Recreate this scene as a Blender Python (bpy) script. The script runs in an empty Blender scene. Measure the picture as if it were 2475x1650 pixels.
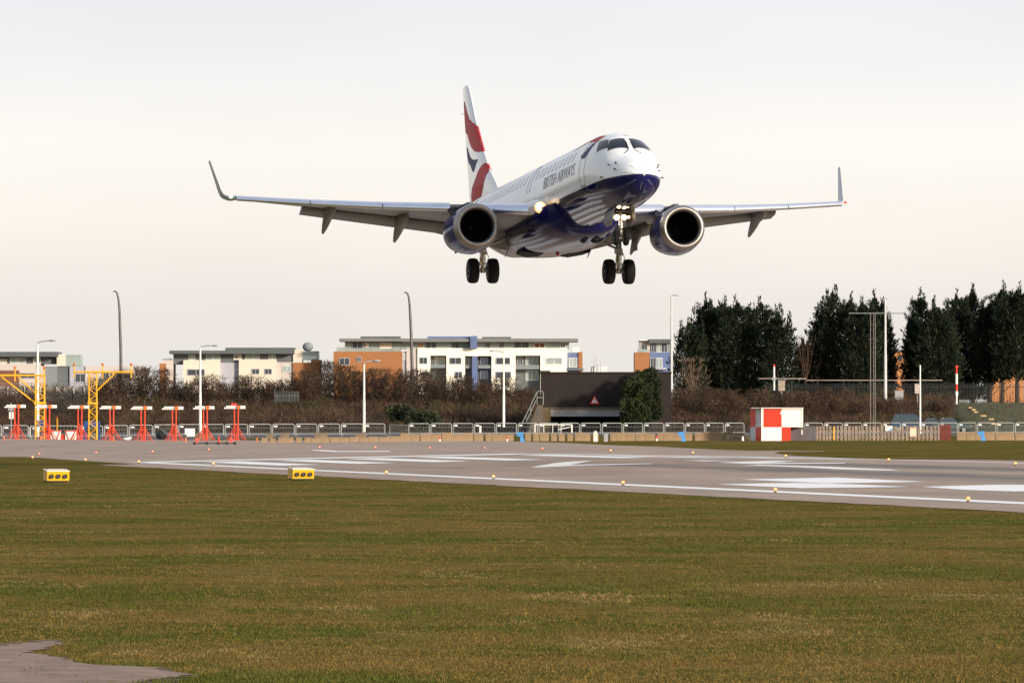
import bpy, bmesh, math, random
import numpy as np
from mathutils import Vector, Matrix, noise
from mathutils.geometry import tessellate_polygon
R = math.radians
random.seed(7)
C = bpy.context.scene.collection
sc = bpy.context.scene
# ------------------------------------------------------------------ camera, sky, sun, exposure
F = 14000.0; CAMH = 2.36
cam = bpy.data.cameras.new('camera'); camo = bpy.data.objects.new('camera', cam); C.objects.link(camo)
cam.sensor_width = 36; cam.lens = F*36/2475; cam.clip_start = 1; cam.clip_end = 20000
camo.location = (0, 0, CAMH); camo.rotation_euler = (R(90)+math.atan(175/F), 0, 0)
sc.camera = camo
SUN_EL, SUN_AZ = R(14), R(47)      # azimuth: behind the camera, towards its right
sund = Vector((math.sin(SUN_AZ)*math.cos(SUN_EL), -math.cos(SUN_AZ)*math.cos(SUN_EL), math.sin(SUN_EL)))
sl = bpy.data.lights.new('sun', 'SUN'); sl.energy = 4.6; sl.angle = R(5); sl.color = (1.0, .90, .76)
so = bpy.data.objects.new('sun', sl); C.objects.link(so)
so.rotation_euler = sund.to_track_quat('Z', 'Y').to_euler(); so.location = (50, -50, 80)
w = bpy.data.worlds.new('World'); sc.world = w; w.use_nodes = True
nt = w.node_tree; N = nt.nodes; L = nt.links
bg = N['Background']; bg.inputs[1].default_value = .1
sky = N.new('ShaderNodeTexSky'); sky.sky_type = 'NISHITA'; sky.sun_disc = False
sky.sun_elevation = SUN_EL; sky.sun_rotation = math.atan2(sund.x, sund.y); sky.dust_density = 1.5
tc = N.new('ShaderNodeTexCoord'); sep = N.new('ShaderNodeSeparateXYZ'); L.new(tc.outputs['Generated'], sep.inputs[0])
rmp = N.new('ShaderNodeValToRGB'); L.new(sep.outputs[2], rmp.inputs[0])
cr = rmp.color_ramp
stops = [(0.0, (.80, .765, .73)), (.018, (.855, .80, .745)), (.030, (.935, .88, .81)), (.045, (.97, .93, .86)), (.056, (.905, .89, .875)), (.073, (.84, .845, .875)), (.5, (.62, .66, .74)), (1, (.55, .6, .7))]
cr.elements[0].position = stops[0][0]; cr.elements[0].color = stops[0][1]+(1,)
cr.elements[1].position = stops[-1][0]; cr.elements[1].color = stops[-1][1]+(1,)
for p, c in stops[1:-1]:
    e = cr.elements.new(p); e.color = c+(1,)
clm = N.new('ShaderNodeVectorMath'); clm.operation = 'SCALE'; clm.inputs['Scale'].default_value = 8.6
L.new(rmp.outputs[0], clm.inputs[0])
# soft cloud mottling
nz = N.new('ShaderNodeTexNoise'); nz.inputs['Scale'].default_value = 9; nz.inputs['Detail'].default_value = 5
mp = N.new('ShaderNodeMapping'); mp.inputs['Scale'].default_value = (1, 1, 3.5); L.new(tc.outputs['Generated'], mp.inputs[0]); L.new(mp.outputs[0], nz.inputs[0])
mr = N.new('ShaderNodeMapRange'); mr.inputs[1].default_value = .3; mr.inputs[2].default_value = .7; mr.inputs[3].default_value = .965; mr.inputs[4].default_value = 1.03
L.new(nz.outputs[0], mr.inputs[0])
clm2 = N.new('ShaderNodeVectorMath'); clm2.operation = 'SCALE'; L.new(clm.outputs[0], clm2.inputs[0]); L.new(mr.outputs[0], clm2.inputs['Scale'])
# clear Nishita sky behind the camera, cloud bank ahead
m2 = N.new('ShaderNodeMapRange'); m2.inputs[1].default_value = -.55; m2.inputs[2].default_value = .45; m2.inputs[3].default_value = .3; m2.inputs[4].default_value = 1
L.new(sep.outputs[1], m2.inputs[0])
mx = N.new('ShaderNodeMix'); mx.data_type = 'RGBA'; L.new(m2.outputs[0], mx.inputs[0])
skb = N.new('ShaderNodeVectorMath'); skb.operation = 'SCALE'; skb.inputs['Scale'].default_value = 1.7; L.new(sky.outputs[0], skb.inputs[0]); L.new(skb.outputs[0], mx.inputs[6]); L.new(clm2.outputs[0], mx.inputs[7])
L.new(mx.outputs[2], bg.inputs[0])
sc.view_settings.view_transform = 'Standard'; sc.view_settings.look = 'None'; sc.view_settings.exposure = .25; sc.view_settings.gamma = 1

# ------------------------------------------------------------------ helpers
def bez(t, a, b): return a+(b-a)*t
_mats = {}
def mat(name, col, rough=.6, metal=0, var=.12, scale=3.0, bump=0, coat=0, emit=None, estr=0, spec=.5, streak=None):
    if name in _mats: return _mats[name]
    m = bpy.data.materials.new(name); m.use_nodes = True; nt = m.node_tree; b = nt.nodes['Principled BSDF']
    b.inputs['Roughness'].default_value = rough; b.inputs['Metallic'].default_value = metal
    b.inputs['Specular IOR Level'].default_value = spec; b.inputs['Coat Weight'].default_value = coat; b.inputs['Coat Roughness'].default_value = .06
    tc = nt.nodes.new('ShaderNodeTexCoord'); n = nt.nodes.new('ShaderNodeTexNoise'); n.inputs['Scale'].default_value = scale; n.inputs['Detail'].default_value = 6
    if streak:
        mp = nt.nodes.new('ShaderNodeMapping'); mp.inputs['Scale'].default_value = streak; nt.links.new(tc.outputs['Object'], mp.inputs[0]); nt.links.new(mp.outputs[0], n.inputs[0])
    else: nt.links.new(tc.outputs['Object'], n.inputs[0])
    mr = nt.nodes.new('ShaderNodeMapRange'); mr.inputs[1].default_value = .25; mr.inputs[2].default_value = .75; mr.inputs[3].default_value = 1-var; mr.inputs[4].default_value = 1+var
    nt.links.new(n.outputs[0], mr.inputs[0])
    v = nt.nodes.new('ShaderNodeVectorMath'); v.operation = 'SCALE'; v.inputs[0].default_value = col; nt.links.new(mr.outputs[0], v.inputs['Scale'])
    nt.links.new(v.outputs[0], b.inputs['Base Color'])
    if bump:
        bp = nt.nodes.new('ShaderNodeBump'); bp.inputs['Strength'].default_value = bump; nt.links.new(n.outputs[0], bp.inputs['Height']); nt.links.new(bp.outputs[0], b.inputs['Normal'])
    if emit: b.inputs['Emission Color'].default_value = emit+(1,); b.inputs['Emission Strength'].default_value = estr
    _mats[name] = m; return m

class MB:
    def __init__(s): s.v = []; s.f = []; s.mi = []; s.m = 0
    def add(s, vs, fs):
        o = len(s.v); s.v += [tuple(p) for p in vs]; s.f += [tuple(i+o for i in f) for f in fs]; s.mi += [s.m]*len(fs); return s
    def box(s, c, d, rz=0, M=None):
        x, y, z = d[0]/2, d[1]/2, d[2]/2
        vs = [Vector((a*x, b*y, e*z)) for e in (-1, 1) for b in (-1, 1) for a in (-1, 1)]
        if rz: q = Matrix.Rotation(rz, 3, 'Z'); vs = [q@p for p in vs]
        if M: vs = [M@p for p in vs]
        vs = [p+Vector(c) for p in vs]
        return s.add(vs, [(0, 2, 3, 1), (4, 5, 7, 6), (0, 1, 5, 4), (2, 6, 7, 3), (0, 4, 6, 2), (1, 3, 7, 5)])
    def box2(s, a, b): return s.box([(a[i]+b[i])/2 for i in range(3)], [abs(b[i]-a[i]) for i in range(3)])
    def loft(s, rings, cap0=True, cap1=True, closed=True):
        n = len(rings[0]); vs = [p for r in rings for p in r]; fs = []
        for i in range(len(rings)-1):
            for j in range(n if closed else n-1):
                k = (j+1) % n; fs.append((i*n+j, i*n+k, (i+1)*n+k, (i+1)*n+j))
        if cap0: fs.append(tuple(range(n-1, -1, -1)))
        if cap1: fs.append(tuple((len(rings)-1)*n+j for j in range(n)))
        return s.add(vs, fs)
    def tube(s, p0, p1, r0, r1=None, n=10, caps=True):
        r1 = r0 if r1 is None else r1; p0 = Vector(p0); p1 = Vector(p1); d = (p1-p0).normalized()
        a = d.orthogonal().normalized(); b = d.cross(a)
        rg = [[p+(a*math.cos(t)+b*math.sin(t))*r for t in [2*math.pi*i/n for i in range(n)]] for p, r in ((p0, r0), (p1, r1))]
        return s.loft(rg, caps, caps)
    def path(s, pts, rad, n=8):
        pts = [Vector(p) for p in pts]; rg = []
        for i, p in enumerate(pts):
            d = (pts[min(i+1, len(pts)-1)]-pts[max(i-1, 0)]).normalized(); up = Vector((0.0123, 1, .031)) if abs(d.y) < .9 else Vector((1, 0, .03))
            a = d.cross(up).normalized(); b = d.cross(a); r = rad[i] if isinstance(rad, (list, tuple)) else rad
            rg.append([p+(a*math.cos(t)+b*math.sin(t))*r for t in [2*math.pi*j/n for j in range(n)]])
        return s.loft(rg)
    def lathe(s, prof, o, ax, n=40, caps=False):
        o = Vector(o); ax = Vector(ax).normalized(); a = ax.orthogonal().normalized(); b = ax.cross(a)
        rg = [[o+ax*x+(a*math.cos(t)+b*math.sin(t))*r for t in [2*math.pi*j/n for j in range(n)]] for x, r in prof]
        return s.loft(rg, caps, caps)
    def ball(s, c, r, n=8, m=12, sc=(1, 1, 1)):
        rg = []
        for i in range(n+1):
            t = math.pi*i/n; rr = max(math.sin(t), .002)
            rg.append([(c[0]+sc[0]*r*rr*math.cos(2*math.pi*j/m), c[1]+sc[1]*r*rr*math.sin(2*math.pi*j/m), c[2]-sc[2]*r*math.cos(t)) for j in range(m)])
        return s.loft(rg, True, True)
    def build(s, name, m, parent=None, smooth=False, loc=None, ang=35):
        me = bpy.data.meshes.new(name); me.from_pydata(s.v, [], s.f)
        ms = m if isinstance(m, (list, tuple)) else [m]
        for q in ms: me.materials.append(q)
        if len(ms) > 1: me.polygons.foreach_set('material_index', s.mi)
        if smooth:
            me.polygons.foreach_set('use_smooth', [True]*len(me.polygons)); me.set_sharp_from_angle(angle=R(ang))
        me.validate(); me.update()
        o = bpy.data.objects.new(name, me); C.objects.link(o)
        if parent: o.parent = parent
        if loc: o.location = loc
        return o
def tag(o, label=None, cat=None, group=None, kind=None):
    for k, v in (('label', label), ('category', cat), ('group', group), ('kind', kind)):
        if v: o[k] = v
    return o
def thing(name, label, cat, loc, rz=0, group=None):
    o = bpy.data.objects.new(name, None); C.objects.link(o); o.location = loc; o.rotation_euler = (0, 0, rz); o.empty_display_size = .2
    return tag(o, label, cat, group)
def dup(o, loc, rz=None, label=None, scale=None, parent=None):
    c = o.copy(); C.objects.link(c); c.parent = parent
    if parent is None:
        c.location = loc
        if rz is not None: c.rotation_euler = (0, 0, rz)
        if scale: c.scale = scale
        if label: c['label'] = label
    for ch in [k for k in o.children]: dup(ch, None, parent=c)
    return c
ORD = ['zeroth', 'first', 'second', 'third', 'fourth', 'fifth', 'sixth', 'seventh', 'eighth', 'ninth', 'tenth', 'eleventh', 'twelfth', 'thirteenth', 'fourteenth', 'fifteenth', 'sixteenth', 'seventeenth', 'eighteenth', 'nineteenth']
TENS = {20: ('twentieth', 'twenty'), 30: ('thirtieth', 'thirty'), 40: ('fortieth', 'forty'), 50: ('fiftieth', 'fifty'), 60: ('sixtieth', 'sixty'), 70: ('seventieth', 'seventy')}
def ordn(i):
    if i < 20: return ORD[i]
    t, u = i//10*10, i % 10
    return TENS[t][0] if u == 0 else TENS[t][1]+'-'+ORD[u]
# pixel of the 2475 px photograph -> world, used to look up real positions
def PX(px, Z): return (px-1237.5)*Z/F
def PZ(py, Z): return CAMH+(1000-py)*Z/F
def W(px, py, Z): return (PX(px, Z), Z, PZ(py, Z))
# ------------------------------------------------------------------ ground frame: s along the runway, w across it
TH = R(13.7); SU = Vector((math.sin(TH), -math.cos(TH), 0)); SV = Vector((math.cos(TH), math.sin(TH), 0)); OO = Vector((-18.2, 282, 0))
GM = Matrix(((SU.x, SV.x, 0, OO.x), (SU.y, SV.y, 0, OO.y), (0, 0, 1, 0), (0, 0, 0, 1)))
PROF = [(-6000, 0), (0, 0), (9.6, .2), (19, .375), (24.3, .325), (33, .19), (45, .34), (80, .42), (6000, .42)]
def prof(wc): return float(np.interp(wc, [p[0] for p in PROF], [p[1] for p in PROF]))
def to_sw(x, y):
    d = Vector((x, y, 0))-OO; return d.dot(SU), d.dot(SV)
def gz(x, y): return prof(to_sw(x, y)[1])
def ginv(px, py):
    r = (px-1237.5)/F; k = (py-1000)/F; Z = 40.0; last = None
    while Z < 1500:
        h = CAMH-k*Z-gz(r*Z, Z)
        if h < 0:
            Z0 = Z-1; h0 = CAMH-k*Z0-gz(r*Z0, Z0); Z = Z0+h0/(h0-h); break
        Z += 1
    return to_sw(r*Z, Z)
def clip(poly, a, keep_above):
    out = []
    for i in range(len(poly)):
        p, q = poly[i], poly[(i+1) % len(poly)]
        ip = (p[1] >= a) == keep_above or p[1] == a; iq = (q[1] >= a) == keep_above or q[1] == a
        if ip: out.append(p)
        if ip != iq and p[1] != q[1]:
            t = (a-p[1])/(q[1]-p[1]); out.append((p[0]+(q[0]-p[0])*t, a))
    return out
def sheet(mb, poly, dz):
    for i in range(len(PROF)-1):
        a, b = PROF[i][0], PROF[i+1][0]
        q = clip(poly, a, True)
        if len(q) > 2: q = clip(q, b, False)
        if len(q) < 3: continue
        vs = [Vector((p[0], p[1], 0)) for p in q]
        tr = tessellate_polygon([vs])
        vz = [(p[0], p[1], bez((p[1]-a)/(b-a), PROF[i][1], PROF[i+1][1])+dz) for p in q]
        fs = []
        for t in tr:
            n = (vs[t[1]]-vs[t[0]]).cross(vs[t[2]]-vs[t[0]])
            if abs(n.z) < 1e-9: continue
            fs.append(tuple(t) if n.z > 0 else (t[0], t[2], t[1]))
        mb.add(vz, fs)
def gsheet(name, polys, dz, m, kind='structure'):
    mb = MB()
    for p in polys: sheet(mb, p, dz)
    o = mb.build(name, m); o.matrix_world = GM; tag(o, kind=kind); return o
# ------------------------------------------------------------------ ground materials
def nodemat(name):
    m = bpy.data.materials.new(name); m.use_nodes = True; return m, m.node_tree.nodes, m.node_tree.links, m.node_tree.nodes['Principled BSDF']
def noise_n(N, L, src, scale, detail=5, rough=.6, mscale=None):
    n = N.new('ShaderNodeTexNoise'); n.inputs['Scale'].default_value = scale; n.inputs['Detail'].default_value = detail; n.inputs['Roughness'].default_value = rough
    if mscale:
        mp = N.new('ShaderNodeMapping'); mp.inputs['Scale'].default_value = mscale; L.new(src, mp.inputs[0]); L.new(mp.outputs[0], n.inputs[0])
    else: L.new(src, n.inputs[0])
    return n.outputs[0]
def rng(N, L, src, a, b, c=0, d=1):
    n = N.new('ShaderNodeMapRange'); n.inputs[1].default_value = a; n.inputs[2].default_value = b; n.inputs[3].default_value = c; n.inputs[4].default_value = d; L.new(src, n.inputs[0]); return n.outputs[0]
def mixc(N, L, fac, a, b):
    n = N.new('ShaderNodeMix'); n.data_type = 'RGBA'; L.new(fac, n.inputs[0])
    for i, q in ((6, a), (7, b)):
        if isinstance(q, tuple): n.inputs[i].default_value = q+(1,)
        else: L.new(q, n.inputs[i])
    return n.outputs[2]
GREEN, OLIVE, STRAW = (.080, .082, .017), (.153, .105, .031), (.215, .155, .062)
mg, N, L, b = nodemat('grass_ground')
tco = N.new('ShaderNodeTexCoord').outputs['Object']
c1 = mixc(N, L, rng(N, L, noise_n(N, L, tco, .17, 7, .68), .44, .56), OLIVE, GREEN)
c2 = mixc(N, L, rng(N, L, noise_n(N, L, tco, .6, 7, .75), .50, .68, 0, .8), c1, STRAW)
c3 = mixc(N, L, rng(N, L, noise_n(N, L, tco, 5, 4, .7), .45, .8, 0, .3), c2, (.04, .04, .012))
L.new(c3, b.inputs['Base Color']); b.inputs['Roughness'].default_value = 1; b.inputs['Specular IOR Level'].default_value = 0
mp_, N, L, b = nodemat('runway_concrete')
tco = N.new('ShaderNodeTexCoord').outputs['Object']
c1 = mixc(N, L, rng(N, L, noise_n(N, L, tco, .11, 6, .6, (1, 2.2, 1)), .35, .65), (.245, .175, .135), (.37, .265, .185))
c2 = mixc(N, L, rng(N, L, noise_n(N, L, tco, 1.6, 5, .7, (.4, 2, 1)), .5, .8, 0, .45), c1, (.17, .135, .13))
# tyre rubber laid along the middle of the runway past the numbers, and slab joints
sp = N.new('ShaderNodeSeparateXYZ'); L.new(tco, sp.inputs[0])
def mth(op, a, bb=None):
    n = N.new('ShaderNodeMath'); n.operation = op
    for i, q in ((0, a), (1, bb)):
        if q is None: continue
        if isinstance(q, (int, float)): n.inputs[i].default_value = q
        else: L.new(q, n.inputs[i])
    return n.outputs[0]
ban = mth('ABSOLUTE', mth('SUBTRACT', mth('ABSOLUTE', mth('SUBTRACT', sp.outputs[1], 15.1)), 2.8))
rub = mth('MULTIPLY', rng(N, L, ban, 2.4, .6), rng(N, L, sp.outputs[0], 15, 70))
rub = mth('MULTIPLY', rub, rng(N, L, noise_n(N, L, tco, .5, 6, .7, (.10, 3, 1)), .30, .55))
c3 = mixc(N, L, mth('MULTIPLY', rub, .85), c2, (.065, .055, .058))
jt = mth('LESS_THAN', mth('FRACT', mth('DIVIDE', sp.outputs[1], 4.125)), .018)
c4 = mixc(N, L, mth('MULTIPLY', jt, .35), c3, (.10, .085, .08))
L.new(c4, b.inputs['Base Color']); b.inputs['Roughness'].default_value = .8
mw_ = mat('marking_white', (.88, .85, .83), .6, 0, .06, .6)
my_ = mat('marking_yellow', (.42, .24, .06), .7, 0, .2, .8)
# ------------------------------------------------------------------ ground, runway, markings
mb = MB(); big = [(-4000, -1200), (900, -1200), (900, 4000), (-4000, 4000)]
for i in range(8):
    s0 = -4000+i*612.5; sheet(mb, [(s0, -1200), (s0+612.5, -1200), (s0+612.5, 4000), (s0, 4000)], 0)
g = mb.build('ground', mg); g.matrix_world = GM; tag(g, kind='structure')
rnd = random.Random(3)
def rag(a, b, n, amp):
    return [(bez(i/n, a[0], b[0])+rnd.uniform(-.3, .3), bez(i/n, a[1], b[1])+rnd.uniform(-amp, amp)) for i in range(n)]
nearw = -4.4
left = [ginv(px, py) for px, py in [(-500, 1103), (0, 1104), (60, 1104), (130, 1108.5), (200, 1113.5), (290, 1119), (330, 1122)]]
near = rag((left[-1][0]+3, nearw), (260, nearw+.2), 130, .16)
far = [ginv(px, py) for px, py in [(2100, 1110), (2075, 1108.6), (1990, 1104.5), (1918, 1101), (1880, 1096.5), (1872, 1094.8), (1885, 1091), (1990, 1091.0), (1990, 1089.8), (1900, 1089), (1810, 1089), (1760, 1087.3), (1680, 1084), (1600, 1079.5), (1480, 1075.8), (1350, 1069.5), (1270, 1067.2), (1190, 1066), (1000, 1065), (600, 1064), (300, 1060.5), (0, 1059.5), (-500, 1059)]]
farr = rag((260, 36.2), (far[0][0]+4, 36.0), 110, .25)
pave = left+near+[(260, 36.2)]+farr+far
gsheet('runway', [pave], .010, mp_)
cap = [ginv(px, py) for px, py in [(-150, 1565), (0, 1562), (60, 1556), (140, 1550), (148, 1555), (95, 1572), (60, 1578), (110, 1583), (150, 1592), (190, 1601), (240, 1608), (330, 1611), (385, 1613), (400, 1621), (470, 1631), (440, 1637), (385, 1640), (350, 1648), (250, 1662), (-150, 1700)]]
cap2 = []
for i in range(len(cap)):
    p, q_ = cap[i], cap[(i+1) % len(cap)]; n_ = max(1, int(math.hypot(q_[0]-p[0], q_[1]-p[1])/.12))
    cap2 += [(bez(k/n_, p[0], q_[0])+rnd.uniform(-.07, .07), bez(k/n_, p[1], q_[1])+rnd.uniform(-.07, .07)) for k in range(n_)]
mpth = mat('bare_path', (.22, .142, .100), .9, 0, .38, 2.2, .8)
cc_ = (sum(p[0] for p in cap)/len(cap), sum(p[1] for p in cap)/len(cap))
cap3 = [(p[0]+(p[0]-cc_[0])*.10+rnd.uniform(-.18, .18), p[1]+(p[1]-cc_[1])*.05+rnd.uniform(-.12, .12)) for p in cap2]
gsheet('soil_edge', [cap3], .006, mat('damp_soil', (.085, .058, .036), .95, 0, .3, 3.0)); gsheet('path', [cap2], .012, mpth)
PB = [to_sw(x, y) for x, y in ((-90, 478), (-4, 478), (-2, 505), (90, 530), (160, 545), (160, 640), (-90, 640))]
gsheet('road', [PB], .012, mat('perimeter_asphalt', (.060, .050, .045), .9, 0, .3, .3))
# white markings
W_ = []
W_.append([(-.2, -.5), (260, -.5), (260, .45), (-.2, .45)])                 # near edge line
W_.append([(-1.2, .45), (2.6, .45), (2.6, 32.2), (-1.2, 32.2)])                   # threshold bar
W_.append([(-.2, 32.2), (60, 32.2), (60, 33.2), (-.2, 33.2)])               # far edge line
for a in (2.1, 5.55, 9.0, 12.45, 17.7, 21.2, 24.6, 28.1): W_.append([(5.8, a), (25, a), (25, a+1.78), (5.8, a+1.78)])
def tr(pts): return [ginv(*p) for p in pts]
W_.append(tr([(1283, 1129.3), (1341, 1119.3), (1380, 1115.8), (1432, 1113.6), (1405, 1118.5), (1377, 1123.6), (1420, 1122.6), (1575, 1120.2), (1573, 1121.4), (1400, 1125.5), (1350, 1128), (1300, 1129.9)]))
W_.append(tr([(1734, 1118), (1790, 1115.8), (1850, 1114.4), (1937, 1114.2), (1890, 1117.2), (1842, 1118.6), (2042, 1119.2), (2042, 1120.6), (1842, 1121.2), (1796, 1120.8)]))
W_.append(tr([(1642, 1113.3), (1700, 1112.8), (1800, 1114.3), (1700, 1115)]))
W_.append(tr([(1790, 1125), (1838, 1123.5), (1900, 1125.3), (2000, 1128.3), (2177, 1136.3), (2150, 1137.4), (2022, 1134.2), (1940, 1129.8), (1850, 1126.2)]))
W_.append(tr([(1790, 1159), (1903, 1156.8), (2022, 1154.4), (2075, 1157), (2240, 1164.8), (2075, 1167.6), (2005, 1168.6), (1985, 1167.9), (1903, 1164.6)]))
W_.append(tr([(1733, 1171), (1850, 1168.8), (1920, 1167.6), (1985, 1168.5), (2075, 1171.4), (2199, 1177.2), (2075, 1178.8), (1937, 1180.3), (1852, 1176.6)]))
W_.append(tr([(2228, 1177), (2330, 1174), (2407, 1172), (2500, 1172.5), (2700, 1180), (2620, 1187), (2449, 1188.4), (2330, 1184.5)]))
W_.append(tr([(749, 1086.6), (800, 1088.8), (816, 1090.4), (945, 1090), (940, 1092), (810, 1092.4), (760, 1088.8)]))
gsheet('runway_marking', W_, .018, mw_)
def gline(pts, hw=.5):
    q = [ginv(*p) for p in pts]; out = []
    for i in range(len(q)-1):
        a, b = Vector(q[i]), Vector(q[i+1]); n = (b-a).normalized(); n = Vector((-n.y, n.x))*hw
        out.append([tuple(a-n), tuple(b-n), tuple(b+n), tuple(a+n)])
    return out
YL = []
for pts in ([(-100, 1072), (0, 1070.6), (221, 1067), (400, 1065.6), (560, 1065.2)], [(-100, 1083), (0, 1081.7), (221, 1076.8), (400, 1074.6), (480, 1073.6)], [(105, 1092.7), (272, 1089.2), (391, 1087), (520, 1084.6), (673, 1082), (760, 1081)],
            [(742, 1073.6), (1100, 1074.6)], [(980, 1082), (1130, 1081.6), (1250, 1082.4)], [(1389, 1086.4), (1500, 1088.4)]): YL += gline(pts, .17)
gsheet('taxi_marking', YL, .014, my_)

# ------------------------------------------------------------------ grass tufts (uncountable)
def inpoly(p, poly):
    c = False; j = len(poly)-1
    for i in range(len(poly)):
        if (poly[i][1] > p[1]) != (poly[j][1] > p[1]) and p[0] < (poly[j][0]-poly[i][0])*(p[1]-poly[i][1])/(poly[j][1]-poly[i][1])+poly[i][0]: c = not c
        j = i
    return c
rs = np.random.RandomState(5)
vs = []; mi = []
def tuft(x, y, z, hgt, wid, nb, m):
    for k in range(nb):
        a = rs.uniform(0, 6.283); dx, dy = math.cos(a), math.sin(a); ox, oy = rs.uniform(-.04, .04, 2)
        ln = rs.uniform(.2, .9)*hgt; ax, ay = rs.uniform(-1, 1, 2)*ln*.8
        vs.extend([(x+ox-dx*wid, y+oy-dy*wid, z), (x+ox+dx*wid, y+oy+dy*wid, z), (x+ox+ax, y+oy+ay, z+ln)]); mi.append(m)
n = 0
while n < 85000:
    Z = 1/rs.uniform(1/230., 1/47.); x = rs.uniform(-.108, .108)*Z
    s_, w_ = to_sw(x, Z)
    if w_ > nearw-.1 and s_ > -12: continue
    if w_ > -2: continue
    if Z < 75 and x < -2 and inpoly((s_, w_), cap) and rs.rand() > (.22 if noise.noise(Vector((x*1.1, Z*.35, 2))) > .1 else .03): continue
    v1 = noise.noise(Vector((x*.25, Z*.16, 0)))+.35*noise.noise(Vector((x*1.3, Z*.5, 4))); v2 = noise.noise(Vector((x*.5, Z*.22, 9)))+.3*noise.noise(Vector((x*2.3, Z*.9, 4)))
    r = rs.rand()*.24-.12
    m = 2 if v2+r > .40 else (0 if v1+r > .08 else 1)
    if rs.rand() < .03: m = rs.randint(0, 3)
    sc_ = max(1, Z/85); hh = (.034 if m != 0 else .044)*(1+.8*max(0, v1))
    if rs.rand() < .01: hh *= 1.8
    tuft(x, Z, gz(x, Z)-.004, hh, .006*sc_, 4 if Z < 110 else 3, m); n += 1
me = bpy.data.meshes.new('grass'); nv = len(vs); nf = nv//3
me.vertices.add(nv); me.vertices.foreach_set('co', np.array(vs, dtype=np.float32).ravel())
me.loops.add(nv); me.loops.foreach_set('vertex_index', np.arange(nv, dtype=np.int32)); me.polygons.add(nf)
me.polygons.foreach_set('loop_start', np.arange(0, nv, 3, dtype=np.int32)); me.polygons.foreach_set('material_index', np.array(mi, dtype=np.int32))
for nm, c in (('blade_green', GREEN), ('blade_olive', OLIVE), ('blade_straw', STRAW)): me.materials.append(mat(nm, tuple(k*1.0 for k in c), .95, 0, .2, .9, spec=.02))
me.update(calc_edges=True); me.validate()
o = bpy.data.objects.new('grass', me); C.objects.link(o); tag(o, 'short olive and straw coloured airfield grass in the foreground', 'grass', kind='stuff')
# ================================================================== the airliner (x forward from the nose, y to its left wing, z up)
mWh = mat('airliner_white', (.80, .80, .80), .22, 0, .02, 1.5, coat=.6)
mBl = mat('airliner_blue', (.008, .009, .065), .14, 0, .05, 1.5, spec=.2)
mGr = mat('wing_grey', (.21, .20, .185), .45, 0, .10, 1.2, streak=(.6, 3, 1))
mFl = mat('flap_grey', (.18, .17, .155), .5, 0, .14, 1.1, streak=(.6, 5, 1))
mSl = mat('slat_metal', (.88, .88, .96), .34, 1, .06, 1.5)
mLip = mat('lip_metal', (.36, .33, .31), .5, 1, .05, 2)
mBk = mat('duct_black', (.004, .004, .005), .7, 0, .1, 2, spec=.15)
mRub = mat('tyre_rubber', (.006, .006, .006), .85, 0, .2, 5, spec=.2)
mStr = mat('gear_metal', (.34, .32, .29), .35, .5, .25, 6)
mRed = mat('livery_red', (.50, .004, .010), .5, 0, .03, 1, spec=.25)
mNav = mat('livery_navy', (.018, .028, .11), .5, 0, .03, 1, spec=.15)
mGla = mat('cockpit_glass', (.012, .018, .03), .12, 0, .1, 1, coat=0, spec=.16)
mLn = mat('panel_line', (.25, .25, .26), .6)
mTx = mat('livery_lettering', (.012, .014, .06), .35)
mWinG = mat('cabin_window_glass', (.58, .59, .62), .15, 0, .1, 2)
mTrm = mat('window_surround', (.60, .60, .61), .4)
mLmp = mat('landing_lamp', (.9, .8, .6), .3, emit=(1, .80, .50), estr=7)
mLmW = mat('wing_lamp', (.9, .8, .6), .3, emit=(1, .74, .42), estr=2.2)
mLmG = mat('lamp_glare', (.8, .6, .35), .3, emit=(1, .5, .16), estr=1.1)  # glowing ring round each lamp stands in for its glare
mNr = mat('nav_red', (.7, .02, .01), .3, emit=(1, .05, .03), estr=2.5)
mNg = mat('nav_green', (.3, .8, .6), .3, emit=(.5, 1, .75), estr=2.5)
# fuselage paint: white above, blue belly below a waterline that belongs to the livery
mfus, N, L, b = nodemat('fuselage_paint')
tco = N.new('ShaderNodeTexCoord').outputs['Object']; sp = N.new('ShaderNodeSeparateXYZ'); L.new(tco, sp.inputs[0])
_s = sp
def mth2(op, a, bb=None):
    n = N.new('ShaderNodeMath'); n.operation = op
    for i, q in ((0, a), (1, bb)):
        if q is None: continue
        if isinstance(q, (int, float)): n.inputs[i].default_value = q
        else: L.new(q, n.inputs[i])
    return n.outputs[0]
wl = mth2('SUBTRACT', -.615, rng(N, L, sp.outputs[0], -4, 0, 0, -.11))
wl = mth2('ADD', wl, rng(N, L, sp.outputs[0], -24, -34, 0, 1.1))
isb = mth2('LESS_THAN', sp.outputs[2], wl)
red = mixc(N, L, noise_n(N, L, tco, .6, 4), (.78, .78, .78), (.82, .82, .82))
L.new(mixc(N, L, isb, red, (.008, .009, .060)), b.inputs['Base Color'])
L.new(rng(N, L, isb, 0, 1, .24, .075), b.inputs['Roughness']); b.inputs['Coat Weight'].default_value = .12; b.inputs['Coat Roughness'].default_value = .06; L.new(rng(N, L, isb, 0, 1, .5, .20), b.inputs['Specular IOR Level'])

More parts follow.
